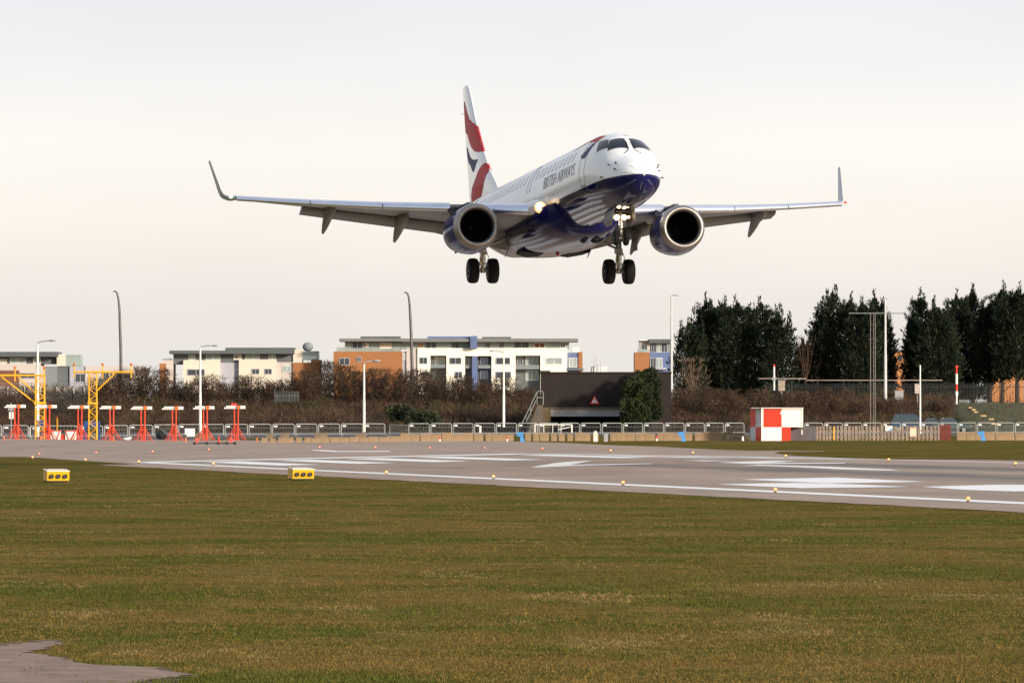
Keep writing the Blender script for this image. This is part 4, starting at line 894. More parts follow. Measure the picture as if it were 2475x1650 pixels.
street_lamp(484, 840, 1045, 560, 'white street lamp behind the seventh orange mast', 28, -5, 15, mWp, .11)
street_lamp(880, 880, 1043, 560, 'white street lamp in front of the orange walled flats', 20, -8, 20, mWp, .11)
street_lamp(1217.5, 852, 1032, 600, 'white street lamp in front of the white flats, arm to the left', -22, -4, -13, mWp, .11)
street_lamp(1623, 714, 962, 640, 'tall white street lamp at the left edge of the big dark evergreens', 9, 0, 9, mPol, .13)
street_lamp(2140, 722, 968, 640, 'tall white street lamp among the dark evergreens at right', 3, 0, 4, mPol, .15)
# tall dark lighting columns, bowed near the top
def bowed(pxs, Z, lab):
    zb_ = PZ(pxs[0][1], Z)-4; X = PX(pxs[0][0], Z); t = thing('lighting_column', lab, 'lighting column', (X, Z, zb_), 0, 'tall dark bowed columns')
    pts = [(0, 0, 0)]+[(PX(a, Z)-X, 0, PZ(b_, Z)-zb_) for a, b_ in pxs]; mb = MB(); mb.path(pts, [.22]+[.22-.11*i/(len(pxs)-1) for i in range(len(pxs))], 8); mb.build('column', mAsp, t, True)
    a, b_ = pxs[-1]; mb = MB(); mb.path([(PX(a, Z)-X, 0, PZ(b_, Z)-zb_), (PX(a-3, Z)-X, 0, PZ(b_-2, Z)-zb_), (PX(a-8, Z)-X, 0, PZ(b_-2, Z)-zb_)], .09, 6); mb.build('lamp_arm', mAsp, t)
bowed([(292.5, 919), (292, 850), (290, 790), (288.5, 745), (286, 722), (282, 706)], 760, 'tall dark bowed column at the left, behind the right gantry')
bowed([(996, 890), (994.5, 830), (992, 770), (990, 735), (988, 718), (985, 709)], 760, 'tall dark bowed column rising behind the white flats')
# poles on the right
def striped(px, y0, y1, Z, lab, bands, box=None):
    X = PX(px, Z); z0_ = PZ(y1, Z); t = thing('striped_pole', lab, 'pole', (X, Z, z0_)); m = Z/F
    for ya, yb, red, r in bands: mb = MB(); mb.tube((0, 0, PZ(yb, Z)-z0_+.002), (0, 0, PZ(ya, Z)-z0_), r, None, 10); mb.build('band', mHR if red else mWp, t)
    if box: mb = MB(); mb.box((0, -.16, PZ(box, Z)-z0_), (9*m, .2, 8*m)); mb.build('junction_box', mGy, t)
striped(1871, 880, 943, 640, 'white pole with a red tip and a grey box, above the chequered hut', [(880, 886, True, .10), (886, 943, False, .10)], 915)
striped(2312, 883, 976, 630, 'red and white banded pole with a red top near the right edge', [(883, 889, True, .16), (889, 903, True, .09), (903, 928, False, .13), (928, 945, True, .12), (945, 956, False, .16), (956, 976, False, .09)])
X = PX(2224, 560); mb = MB(); mb.tube((0, 0, 0), (0, 0, PZ(882, 560)-.3), .10, .06, 10); o = mb.build('white_pole', mWp); o.location = (X, 560, .3); tag(o, 'plain thin white pole behind the picket fence', 'pole')
# twin mast aerial with a long cross bar
Z = 590; X = PX(2110, Z); z0_ = gz(X, Z); m = Z/F; t = thing('aerial_mast', 'slim lattice aerial mast with a long horizontal bar on top', 'aerial mast', (X, Z, z0_)); HH = PZ(757, Z)-z0_
mb = MB()
for a, b_ in ((-6, 0), (5.5, .0), (2, .45)): mb.tube((a*m, b_, 0), (a*m, b_, HH), .045, .04, 6)
for k in range(26):
    za = HH*k/26; zc = HH*(k+1)/26; mb.tube((2*m, .45, za), (5.5*m, 0, zc), .018, None, 4); 
mb.build('lattice', mat('mast_steel', (.22, .19, .17), .5, .4), t)
mb = MB(); mb.tube((-58*m, 0, HH), (82*m, 0, HH), .05, None, 6); mb.build('cross_bar', mGal, t); mb = MB(); mb.path([(-12*m, 0, HH-64*m), (-8*m, 0, HH-62*m), (6*m, 0, HH-62*m), (13*m, 0, HH-69*m)], .035, 5); mb.build('small_bar', mAsp, t)
# ================================================================== beyond the field
mBr = mat('scrub_earth', (.055, .036, .025), .95, 0, .35, .5)
mbk, N, L, b = nodemat('soot_brick')
tco = N.new('ShaderNodeTexCoord').outputs['Object']; bk = N.new('ShaderNodeTexBrick'); bk.inputs['Scale'].default_value = 1
for i, v in ((1, (.024, .014, .012, 1)), (2, (.015, .010, .010, 1)), (3, (.010, .008, .008, 1))): bk.inputs[i].default_value = v
bk.inputs['Brick Width'].default_value = .45; bk.inputs['Row Height'].default_value = .15; bk.inputs['Mortar Size'].default_value = .015
mp = N.new('ShaderNodeMapping'); mp.inputs['Rotation'].default_value = (R(90), 0, 0); L.new(tco, mp.inputs[0]); L.new(mp.outputs[0], bk.inputs[0])
st = rng(N, L, noise_n(N, L, tco, .35, 5, .65), .5, .75, 0, .5)
L.new(mixc(N, L, st, bk.outputs[0], (.04, .028, .020)), b.inputs['Base Color']); b.inputs['Roughness'].default_value = .95
mW1 = mat('render_white', (.86, .80, .66), .8, 0, .03, .15); mW2 = mat('render_pinkish', (.50, .44, .41), .8, 0, .05, .15); mOg = mat('render_orange', (.31, .125, .045), .8, 0, .08, .2)
mBe = mat('panel_blue', (.10, .14, .28), .7, 0, .08, .3); mLav = mat('panel_lavender', (.36, .36, .41), .7); mRf = mat('roof_slate', (.085, .095, .105), .8, 0, .15, .3)
mRg = mat('roof_grey', (.17, .17, .165), .8, 0, .12, .3); mGs = mat('window_dark', (.045, .055, .065), .25, 0, .2, .6); mGp = mat('window_pale', (.27, .32, .31), .35, 0, .2, .5); mBr2 = mat('brick_brown', (.16, .07, .04), .9)
mDk = mat('recess_grey', (.11, .12, .13), .8, 0, .25, .4); mCrm = mat('render_cream', (.62, .55, .46), .8); mGrn = mat('panel_grey', (.19, .21, .22), .8)
# far terrain: railway embankment
def XR(x): return x
xsE = [-400, -120]+list(np.linspace(-75, 75, 61))+[120, 400]
def topz(x): return float(np.interp(x, [-400, -52, -40, 0, 40, 60, 400], [4.0, 4.0, 3.6, 3.4, 3.4, 3.4, 3.4]))
mb = MB(); rows = []
BR0, BR1 = PX(1300, 606), PX(1505, 606)
for Z in (612, 616, 624, 634, 644, 700, 1500, 4500):
    row = []
    for x in xsE:
        k = {612: -.1, 616: .08, 624: .36, 634: .75, 644: 1, 700: 1.05, 1500: .9, 4500: .5}[Z]; zz = .42+(topz(x)-.42)*k
        if 616 <= Z <= 634 or Z == 612: zz += .22*noise.noise(Vector((x*.25, Z*.2, 1)))*(0 if Z == 612 else 1)
        sx = x if Z < 1000 else x*(3 if Z < 2000 else 12)
        row.append((sx, Z, zz))
    rows.append(row)
n = len(xsE); mb.add([p for r in rows for p in r], [(i*n+j, i*n+j+1, (i+1)*n+j+1, (i+1)*n+j) for i in range(len(rows)-1) for j in range(n-1)])
o = mb.build('embankment', mBr, smooth=True); tag(o, kind='structure')
# green bank at the right with stone steps
mgb = mat('bank_grass', (.050, .052, .010), .95, 0, .35, .8)
mb = MB(); xs_ = [PX(p, 625) for p in np.linspace(2300, 2620, 17)]; vs = []
for Z, k in ((609, -.05), (616, .16), (624, .44), (634, .83), (641, 1.03)):
    for j, x in enumerate(xs_): vs.append((x, Z-1, .42+(3.4-.42)*k+.12+(-.6 if j == 0 else 0)))
mb.add(vs, [(i*17+j, i*17+j+1, (i+1)*17+j+1, (i+1)*17+j) for i in range(4) for j in range(16)]); o = mb.build('grass_bank', mgb, smooth=True); tag(o, kind='structure')
t = thing('stone_steps', 'short flight of pale stone steps down the green bank at right', 'steps', (PX(2380, 622), 622, 1.0))
for px, py, wd in ((2342, 985, 9), (2349, 990, 9), (2355, 995.5, 9), (2373, 1004.5, 13), (2392, 1012.5, 12), (2400, 1024, 17)):
    Z = 634-(py-985)*.55; mb = MB(); mb.box((PX(px, Z)-PX(2380, 622), Z-2-622, PZ(py, Z)-1.0), (wd*Z/F, .8, .16)); mb.build('step', mat('step_stone', (.50, .36, .20), .9, 0, .15, 2), t)
# buildings
def building(name, lab, Z, parts, cat='flats'):
    xa = min(p[0] for p in parts); xb = max(p[1] for p in parts); X = PX((xa+xb)/2, Z); t = thing(name, lab, cat, (X, Z, 0), 0, 'blocks of flats')
    for q in parts:
        x0, x1, y0, y1, dy, dep, mt, nm = q[:8]
        z0 = PZ(y1, Z) if y1 is not None else .2
        mb = MB(); mb.box2((PX(x0, Z)-X, dy, z0), (PX(x1, Z)-X, dy+dep, PZ(y0, Z))); o = mb.build(nm, mt, t)
        if nm == 'window':
            m = Z/F; a, b_ = PX(x0, Z)-X, PX(x1, Z)-X; zt = PZ(y0, Z); fb = MB(); fr = .09
            for c in ((a, b_, zt, zt+fr), (a, b_, z0-fr, z0), (a-fr, a, z0-fr, zt+fr), (b_, b_+fr, z0-fr, zt+fr), ((a+b_)/2-.04, (a+b_)/2+.04, z0, zt)): fb.box2((c[0], dy-.03, c[2]), (c[1], dy+.05, c[3]))
            fb.build('window_frame', mLav if mt is mGs else mPw, o)
def win(x0, x1, y0, y1, mt=None, dy=-.08): return (x0, x1, y0, y1, dy, .3, mt or mGs, 'window')
P = [(-60, 141, 850, 862, -1.2, 9, mRf, 'roof'), (-60, 137, 862.2, 879, 1.2, 7, mDk, 'top_storey'), (137, 158, 856, 884.5, .2, 6, mCrm, 'stair_box'), (158.2, 193, 857, 884.5, .6, 6, mGp, 'glazed_box'),
     (-60, 97, 878.5, None, 0, 9, mW2, 'wall'), (97.2, 106, 884, None, 0, 9, mW2, 'wall'), (106.2, 138, 885, None, .3, 8, mGrn, 'wall'), (138.2, 168, 885, None, .5, 8, mDk, 'wall'), (168.2, 206, 885, None, .2, 8, mLav, 'wall'), (206.2, 345, 884, None, 0, 9, mW2, 'wall'), (-60, 47, 895, None, -1.5, 1.4, mBr2, 'brick_front'),
     win(24, 60, 866, 877, mGp, 1.1), win(80, 96, 866, 877, mGp, 1.1), win(0, 14, 868, 877, mW2, 1.1), win(50, 83, 902, 913), win(183, 205, 904, 922, None, .1), win(248, 262, 901, 912), win(300, 318, 903, 914)]
building('flats', 'long low pale block of flats at the left edge with a dark flat roof', 1000, P)
P = [(410, 545, 847, 855, -1.3, 9, mRf, 'roof'), (545.2, 712, 840, 855, -1.1, 9, mRf, 'roof'), (418, 710, 855.2, 880, 1.1, 7, mDk, 'top_storey'), (443, 532, 870, None, 0, 9, mW1 and mCrm, 'wall'), (532.2, 577, 876, None, .8, 8, mLav, 'wall'), (577.2, 668, 868.5, None, 0, 9, mCrm, 'wall'), (668.2, 708, 875, None, .6, 8, mW2, 'wall'),
     (708.2, 774, 876, None, .2, 9, mOg, 'wall'), (708, 730, 844, 875.8, .8, 6, mCrm, 'stair_box'), (730.2, 769, 848, 869, 1.1, 6, mGp, 'glazed_box'), (752, 776, 869.4, 875.8, .1, 6, mOg, 'parapet'), (392, 418, 870, None, .7, 8, mW2, 'wall'), (385, 401, 878, None, .2, .6, mOg, 'parapet'), (391, 411, 866, 870, .7, 5, mGp, 'balcony_glass'),
     win(456, 470, 858, 869, mGp, 1.0), win(498, 530, 857, 869, mGp, 1.0), win(565, 582, 856.5, 868, mCrm, 1.0), win(594, 625, 857, 868, mGp, 1.0), win(650, 664, 858, 868, mGp, 1.0), win(454, 494, 893, 906), win(610, 626, 892, 903), win(641, 656, 892, 903), win(684, 702, 884, 898, mGp, .5), (570, 574, 861, 865, .8, .3, mGs, 'porthole')]
building('flats', 'cream and orange block of flats with a dark roof behind the bare bushes', 1010, P)
mb = MB(); mb.ball((0, 0, 0), .95, 8, 14, (1, 1, .85)); o = mb.build('roof_drum', mGrn, smooth=True); o.location = W(744, 838, 1020); tag(o, 'small grey blue domed drum on the cream and orange flats', 'dome')
P = [(820, 972, 818, 825, -1.2, 10, mRg, 'roof'), (871, 967, 812.5, 817.8, .5, 6, mRf, 'roof_plant'), (833, 966, 825.2, 849, 1.4, 7, mGp, 'top_storey'), (813, 833, 839, 849, .4, .3, mGp, 'balcony_glass'), (806, 972, 849.2, None, 0, 10, mOg, 'wall'), (972.2, 982, 849, None, .6, 9, mLav, 'wall'),
     (972.2, 1137, 818, 826, -1.0, 10, mRg, 'roof'), (1153.2, 1397, 818, 826, -1.0, 10, mRg, 'roof'), (1033, 1136, 812.5, 817.8, 1.5, 5, mBe, 'roof_plant'), (1137, 1153, 812, 842, -1.3, 5, mBe, 'fin_wall'), (1165, 1235, 813.5, 817.8, 2, 4, mRf, 'roof_plant'), (966.2, 1376, 826.2, 842, 1.5, 7, mGp, 'top_storey'),
     (982.2, 1009, 841.5, None, .3, 9, mW2, 'wall'), (1009.2, 1040, 841, None, 0, 9, mW1, 'wall'), (1079, 1124, 841, None, 0, 9, mW1, 'wall'), (1188, 1246, 841, None, 0, 9, mW1, 'wall'), (1306, 1371, 841, None, 0, 9, mW1, 'wall'),
     (1040.2, 1078.8, 841, 859, 0, 9, mW1, 'lintel'), (1124.2, 1187.8, 841, 860, 0, 9, mW1, 'lintel'), (1246.2, 1305.8, 841, 859, 0, 9, mW1, 'lintel'),
     (1040.2, 1078.8, 859.2, None, 2.0, .5, mDk, 'recess'), (1124.2, 1187.8, 860.2, None, 2.0, .5, mDk, 'recess'), (1246.2, 1305.8, 859.2, None, 2.0, .5, mDk, 'recess'), (1141, 1154, 860.2, None, -.3, 2.2, mBe, 'fin_wall'),
     (1371.2, 1398, 852, None, .8, 8, mBe, 'wall'), (1398.2, 1408, 850, None, .6, 8, mOg, 'wall'), (1372, 1410, 889, 895, -.2, 1.0, mDk, 'balcony'), (1385, 1400, 839, 850, .4, 1.2, mW1, 'glint_box'),  # last white box stands in for a sun glint
     (1041, 1078, 881, 889, .2, .2, mGrn, 'balcony_glass'), (1156, 1187, 882, 890, .2, .2, mGrn, 'balcony_glass'), (1125, 1140, 882, 890, .2, .2, mGrn, 'balcony_glass'), (1247, 1305, 882, 892, .2, .2, mGrn, 'balcony_glass'),
     win(1015, 1032, 864.5, 878), win(1088, 1114, 865, 878.5), win(1200, 1232, 865, 879), win(1321, 1358, 865, 879, mGp), win(1101, 1116, 899, 911), win(1199, 1234, 899, 912), win(1021, 1034, 899, 911), win(821, 844, 866, 881), win(864, 872, 863, 873), win(974, 981, 856, 868, mGp, .5),
     win(852, 875, 827.5, 841, mGs, 1.3), win(884, 890, 830, 838, mCrm, 1.3), win(918, 945, 828, 841, mCrm, 1.3), win(1010, 1022, 828, 840, mOg, 1.4), win(1029, 1054, 827, 840.5, mGs, 1.4), win(1092, 1108, 828, 840, mGs, 1.4), win(1174, 1184, 828, 840, mGs, 1.4), win(1208, 1218, 828, 840, mGs, 1.4), win(1243, 1278, 827, 840, mGs, 1.4), win(1292, 1316, 829, 840, mBr2, 1.4), win(1355, 1366, 828, 840, mDk, 1.4),
     win(1052, 1060, 864, 880, mGp, 1.9), win(1064, 1074, 864, 880, mGp, 1.9), win(1128, 1136, 865, 880, mGp, 1.9), win(1162, 1178, 865, 880, mLav, 1.9), win(1162, 1178, 897, 914, mLav, 1.9), win(1272, 1300, 863, 880, mGp, 1.9), win(1272, 1300, 896, 918, mGp, 1.9), win(1252, 1262, 864, 880, mGs, 1.9), win(1376, 1394, 866, 886, mGp, .7)]
building('flats', 'bright white sunlit block of flats with an orange left wing and a blue fin', 1005, P)
P = [(1546, 1571, 821, 851, 1.0, 6, mW2, 'top_storey'), (1571.2, 1622, 826, 851, 1.0, 6, mGrn, 'top_storey'), (1569, 1624, 819.5, 829, -.2, 8, mRf, 'roof'), (1545, 1569, 820, 823, .1, 7, mPw, 'roof'), (1540, 1568, 844, 850.8, .1, .2, mGp, 'balcony_glass'), (1534, 1570, 851.2, None, 0, 8, mOg, 'wall'), (1570.2, 1625, 851.2, None, .2, 8, mBe, 'wall'),
     win(1552, 1564, 834, 844, mGs, .9), win(1575, 1586, 832, 850, mGs, .9), win(1588, 1598, 832, 850, mGp, .9), win(1600, 1612, 832, 850, mGs, .9), win(1573, 1584, 866, 888, mGs, .1), win(1585, 1600, 866, 888, mGp, .1), (1572, 1612, 888, 893, -.6, .8, mLav, 'balcony')]
building('flats', 'small orange and blue block of flats at the left edge of the dark evergreens', 960, P)
for a, b_, y0, lab in ((2158, 2212, 850, 'orange building glimpsed between two dark evergreens'), (2395, 2475, 860, 'orange building showing under the dark evergreens at the right edge')):
    mb = MB(); X = PX((a+b_)/2, 900); mb.box2((PX(a, 900)-X, 0, .2), (PX(b_, 900)-X, 8, PZ(y0, 900))); t = thing('house', lab, 'building', (X, 900, 0)); mb.build('wall', mat('house_orange', (.50, .21, .075), .8, 0, .08, .2), t)  # one even orange, brighter than that of the flats
    mb = MB(); mb.box2((PX(a, 900)-X-.3, -.3, PZ(y0, 900)+.003), (PX(b_, 900)-X+.3, 8.3, PZ(y0, 900)+.3)); mb.build('roof', mRf, t)
    for k in (.25, .7): mb = MB(); mb.box2((PX(a+(b_-a)*k, 900)-X, -.05, PZ(y0+22, 900)), (PX(a+(b_-a)*k+9, 900)-X, .1, PZ(y0+8, 900))); mb.build('window', mGs, t)
# distant pale shed and masts
Z = 1900; X = PX(1450, Z); t = thing('distant_works', 'faint far off pale shed with thin masts above the brick wall', 'works', (X, Z, 0)); mf = mat('distant_pale', (.62, .60, .60), .9); mf2 = mat('distant_grey', (.42, .43, .46), .9)
mb = MB(); mb.box2((PX(1430, Z)-X, 0, 0), (PX(1468, Z)-X, 20, PZ(886, Z))); mb.build('shed', mf, t)
for px, y in ((1436.5, 856), (1443, 858), (1452, 873)): mb = MB(); mb.tube((PX(px, Z)-X, -1, 10), (PX(px, Z)-X, -1, PZ(y, Z)), .35, .12, 6); mb.build('mast', mf2, t)
mb = MB(); mb.box2((PX(1434, Z)-X, -2, PZ(884, Z)), (PX(1446, Z)-X, -1.2, PZ(878, Z))); mb.build('platform', mf2, t)
# viaduct at the left
Z = 700; X = PX(100, Z); t = thing('railway_viaduct', 'grey railway parapet with dark rails behind the left gantries', 'viaduct', (X, Z, 0)); mv = mat('viaduct_grey', (.24, .21, .20), .9, 0, .12, .4)
mb = MB(); mb.box2((PX(-200, Z)-X, 0, 2.5), (PX(262, Z)-X, 3, PZ(934, Z))); mb.build('parapet', mv, t)
for y in (925, 928.5, 932): mb = MB(); mb.box2((PX(-200, Z)-X, -.1, PZ(y+1, Z)), (PX(258, Z)-X, 0-.02, PZ(y, Z))); mb.build('rail', mat('viaduct_rail', (.16, .13, .13), .7), t)
for p in (19, 60, 98, 137, 178, 204, 240): mb = MB(); mb.box((PX(p, Z)-X, -.12, PZ(945, Z)), (.14, .15, 22*Z/F)); mb.build('post', mPw, t)
# brick bridge wall
Z = 606; X = PX(1307, Z); t = thing('brick_bridge', 'dark soot stained brick railway bridge with a pale steel beam over its opening', 'bridge', (X, Z, .4)); m = Z/F
def bb(x0, x1, y0, y1, a, b_, mt, nm): mb = MB(); mb.box2((PX(x0, Z)-X, a, PZ(y1, Z)-.4), (PX(x1, Z)-X, b_, PZ(y0, Z)-.4)); return mb.build(nm, mt, t)
bb(1307, 1622, 902, 984, 0, 4, mbk, 'wall'); bb(1305, 1624, 898.5, 901.9, -.12, 4.1, mbk, 'coping'); bb(1306, 1330, 895.5, 898.4, -.12, 1, mbk, 'pier_cap'); bb(1331, 1500, 984.1, 987.8, -.1, 4, mat('stone_ledge', (.14, .10, .06), .9), 'ledge'); bb(1331, 1500, 988, 1006, .1, 3.5, mat('beam_paint', (.30, .29, .29), .6, 0, .15, 1), 'beam')
bb(1307, 1331, 984.1, 1047, 0, 5, mat('abutment_tan', (.11, .075, .04), .9, 0, .25, .8), 'abutment'); bb(1500, 1622, 984.1, 1047, 0, 5, mbk, 'abutment'); bb(1307, 1622, 984, 1047, 5.01, 5.4, mBk, 'tunnel_dark')  # last panel is black to paint the darkness inside the opening
t = thing('warning_sign', 'red bordered white triangular sign on the brick bridge', 'sign', (PX(1437, Z), Z-.16, PZ(966, Z)))
def tri(s, dy, mt, nm, par): mb = MB(); h = s*.9; mb.loft([[(-s/2, dy, -h/2), (s/2, dy, -h/2), (0, dy, h/2)], [(-s/2, dy+.03, -h/2), (s/2, dy+.03, -h/2), (0, dy+.03, h/2)]]); return mb.build(nm, mt, par)
tri(.98, 0, mHR, 'border', t); o = tri(.62, -.035, mWp, 'face', t); o.location = (0, 0, -.03)
mb = MB(); mb.ball((0, -.04, .04), .055, 6, 8, (1, .2, 1)); mb.ball((0, -.04, -.2), .04, 6, 8, (1, .2, 1)); mb.box((0, -.04, -.08), (.16, .01, .03)); mb.build('symbol', mBkp, t)
t = thing('stair_handrail', 'grey tubular handrail and concrete stair left of the brick bridge', 'stairs', (PX(1290, 604), 603, .42))
def hp(px, py, dy=0): return (PX(px, 603)-PX(1290, 604), dy, PZ(py, 603)-.42)
mb = MB(); mb.path([hp(1262, 1022), hp(1280, 985), hp(1297, 949), hp(1300, 945.5), hp(1311, 945.5), hp(1313, 948), hp(1313, 978)], .045, 6); mb.path([hp(1271, 1020, .1), hp(1296, 966, .1), hp(1300, 960.5, .1), hp(1313, 960.5, .1)], .045, 6)
for a, b_ in (((1282, 981), (1283, 1004)), ((1298, 948), (1298, 977)), ((1269, 1008), (1275, 1011))): mb.tube(hp(*a), hp(*b_), .035, None, 6)
mb.build('handrail', mGal, t)
mb = MB(); mb.loft([[hp(1275, 1047, .2), hp(1312, 1047, .2), hp(1312, 978, .2), hp(1299, 978, .2)], [hp(1275, 1047, 2), hp(1312, 1047, 2), hp(1312, 978, 2), hp(1299, 978, 2)]]); mb.build('stair_flank', mat('stair_concrete', (.10, .085, .065), .9, 0, .3, .8), t)
Z = 590; X = PX(1291, Z); z0 = gz(X, Z); t = thing('white_rail_fence', 'low white rail fence before the bridge opening', 'fence', (X, Z, z0)); m = Z/F; H = PZ(1025, Z)-z0
for k, (p, wd) in enumerate(((1293, 3), (1314.5, 1.5), (1336, 1.5), (1357, 1.2), (1382.5, 3.4))): mb = MB(); mb.box(((p-1291)*m, 0, H/2), (wd*m, .1, H)); mb.build('post', mWp, t)
mb = MB(); mb.box((46*m, -.02, H-.03), (90*m, .08, .10)); mb.build('rail', mWp, t); mb = MB(); mb.tube((57*m, -.1, PZ(1038, Z)-z0), (90*m, -.1, PZ(1031, Z)-z0), .05); mb.build('gate_bar', mPw, t)
X = PX(1161, Z); mb = MB(); mb.box((0, 0, .3), (.2, .2, 1.1)); o = mb.build('white_bollard', mWp); o.location = (X, Z, z0-.1); tag(o, 'short white bollard behind the crowd barriers, right of the green shrub', 'bollard')
# fences on the bank
def palisade(x0, x1, y0, y1, Z, lab, mt, rail=None, sp=.16, wd=.05):
    X = PX(x0, Z); m = Z/F; zb_ = PZ(y1, Z); H = PZ(y0, Z)-zb_; Wd = (x1-x0)*m; t = thing('palisade_fence', lab, 'fence', (X, Z, zb_-.3)); mb = MB(); k = 0
    while k*sp < Wd: mb.box((k*sp, 0, H/2+.15), (wd, .03, H+.3)); k += 1
    for z in (.6, H-.1): mb.box((Wd/2, .03, z), (Wd, .04, .06))
    mb.build('palings', mt, t)
    p = 0
    while p < Wd: mb = MB(); mb.box((p, .08, H/2+.25), (.09, .09, H+.5)); mb.build('post', mt, t); p += 2.9
    if rail:
        for a, b_, y in rail: mb = MB(); mb.box2((PX(a, Z)-X, .3, PZ(y+1.2, Z)-zb_+.3), (PX(b_, Z)-X, .5, PZ(y-1, Z)-zb_+.3)); mb.build('top_bar', mat('bar_pale', (.28, .22, .19), .8), t)
mPa = mat('palisade_dark', (.022, .024, .025), .8, 0, .2, 2)
palisade(1850, 2490, 926, 977, 646, 'long dark steel palisade fence under the tall evergreens', mPa, [(1834, 1950, 914.5), (1950, 2278, 918.5)])
palisade(664, 722, 945, 964, 618, 'short pale stretch of palisade fence among the brown bushes', mat('palisade_pale', (.10, .11, .12), .6, .3, .2, 2))
palisade(105, 232, 945, 985, 622, 'dark palisade fence behind the left gantries', mPa)
for x0, x1, y0, y1, mt, lab in ((1881, 1897, 921, 944, mat('sign_brown', (.32, .26, .20), .8, 0, .4, 3), 'brown marked sign box beside the grey box pole'), (2163, 2183, 946, 966, mGy, 'grey cabinet on the bank below the evergreens'), (2211, 2224, 929, 951, mat('louvre_pale', (.45, .36, .33), .7, 0, .3, 4), 'pale louvred box behind the thin white pole')):
    Z = 640; X = PX((x0+x1)/2, Z); z0 = PZ(y1, Z); m = Z/F; t = thing('fence_cabinet', lab, 'cabinet', (X, Z, z0)); mb = MB(); mb.box((0, 0, (y1-y0)*m/2), ((x1-x0)*m, .5, (y1-y0)*m)); mb.build('body', mt, t)
    mb = MB(); mb.box((0, 0, (y1-y0)*m+.05), ((x1-x0)*m+.1, .6, .09)); mb.build('top', mGy, t); mb = MB(); mb.box((0, .1, -.45), (.15, .15, .9)); mb.build('post', mGy, t)
# cars
def car(px0, px1, ytop, Z, lab, col, estate):
    X = PX(px0, Z); ln = (px1-px0)*Z/F; z0 = .42; H = PZ(ytop, Z)-z0; t = thing('parked_car', lab, 'car', (X, Z, z0), 0, 'cars parked under the bank'); mt = mat('car_paint_%d' % int(px0), col, .25, .3, .05, 1, coat=1); wd = .85
    if estate: pr = [(.0, .5), (.01, .95), (.05, 1.02), (.13, H), (.62, H*.985), (.78, 1.08), (.97, .93), (1, .75), (1, .4), (.0, .4)]; gl = [(.075, 1.05), (.145, H-.1), (.61, H-.12), (.745, 1.07)]
    else: pr = [(.0, .5), (.01, .85), (.12, .95), (.30, H), (.52, H*.99), (.68, .95), (.95, .80), (1, .65), (1, .35), (0, .35)]; gl = [(.16, .95), (.31, H-.08), (.515, H-.09), (.65, .95)]
    def rg(p, y, k): 
        zm = .9; return [(a*ln, y, z) for a, z in p]
    rows = []
    for y, sq in ((-wd, .90), (-wd+.04, 1), (wd-.04, 1), (wd, .90)): rows.append([((.5+(a-.5)*(1 if z < 1.0 else 1))*ln, y*(1 if z < 1.05 else .84), z if sq == 1 else max(.4, z-.03)) for a, z in pr])
    mb = MB(); mb.loft(rows); mb.build('body', mt, t, True, ang=30)
    for s in (-1, 1):
        y = s*(wd*1.0); mb = MB(); vs = [(a*ln, y*(1.012 if z < 1.2 else .865), z) for a, z in gl]; mb.add(vs+[(x, yy-s*.02, z) for x, yy, z in vs], [(0, 1, 2, 3), (4, 7, 6, 5), (0, 4, 5, 1), (1, 5, 6, 2), (2, 6, 7, 3), (3, 7, 4, 0)]); mb.build('side_glass', mat('car_glass', (.04, .055, .065), .2), t)
        for k in (.19, .80): mb = MB(); mb.lathe([(-.09, .14), (-.1, .28), (-.06, .33), (.06, .33), (.1, .28), (.09, .14)], (k*ln, s*(wd-.08), .33), (0, 1, 0), 20, True); w_ = mb.build('wheel', mRub, t, True); mb = MB(); mb.lathe([(0, .02), (0, .2)], (k*ln, s*(wd+.03), .33), (0, 1, 0), 14); mb.build('rim', mGal, w_)
    a0, a1 = gl[2], gl[3]; mb = MB(); mb.add([(a0[0]*ln+.12, -wd*.78, a0[1]+.03), (a0[0]*ln+.12, wd*.78, a0[1]+.03), (a1[0]*ln+.16, wd*.86, a1[1]+.05), (a1[0]*ln+.16, -wd*.86, a1[1]+.05)], [(0, 1, 2, 3)]); mb.build('windscreen', mat('car_glass', (.04, .055, .065), .2), t)
    for s in (-1, 1): mb = MB(); mb.box((ln*.985, s*wd*.75, .70), (.1, .3, .14)); mb.build('headlight', mGal, t)
car(2150, 2252, 1000, 598, 'dark blue estate car, the tallest of three parked behind the picket fence', (.012, .03, .075), True)
car(2218, 2296, 1009, 604, 'dark purple car half hidden between two other parked cars', (.03, .028, .05), False)
car(2252, 2347, 1008.5, 596, 'grey green saloon car parked right of the red brown gate', (.035, .055, .06), False)
# ------------------------------------------------------------------ vegetation
def trimesh(name, vs, mi, mats, parent=None):
    me = bpy.data.meshes.new(name); nv = len(vs)
    me.vertices.add(nv); me.vertices.foreach_set('co', np.array(vs, dtype=np.float32).ravel()); me.loops.add(nv); me.loops.foreach_set('vertex_index', np.arange(nv, dtype=np.int32)); me.polygons.add(nv//3)
    me.polygons.foreach_set('loop_start', np.arange(0, nv, 3, dtype=np.int32)); me.polygons.foreach_set('material_index', np.array(mi, dtype=np.int32))
    for m_ in mats: me.materials.append(m_)
    me.update(calc_edges=True); me.validate(); o = bpy.data.objects.new(name, me); C.objects.link(o)
    if parent: o.parent = parent
    return o
LEAF = [mat('needle_dark', (.010, .016, .009), .8, 0, .3, .8, spec=.15), mat('needle_mid', (.020, .029, .013), .8, 0, .3, .8, spec=.15), mat('needle_brown', (.034, .026, .014), .85, 0, .3, .8, spec=.15)]
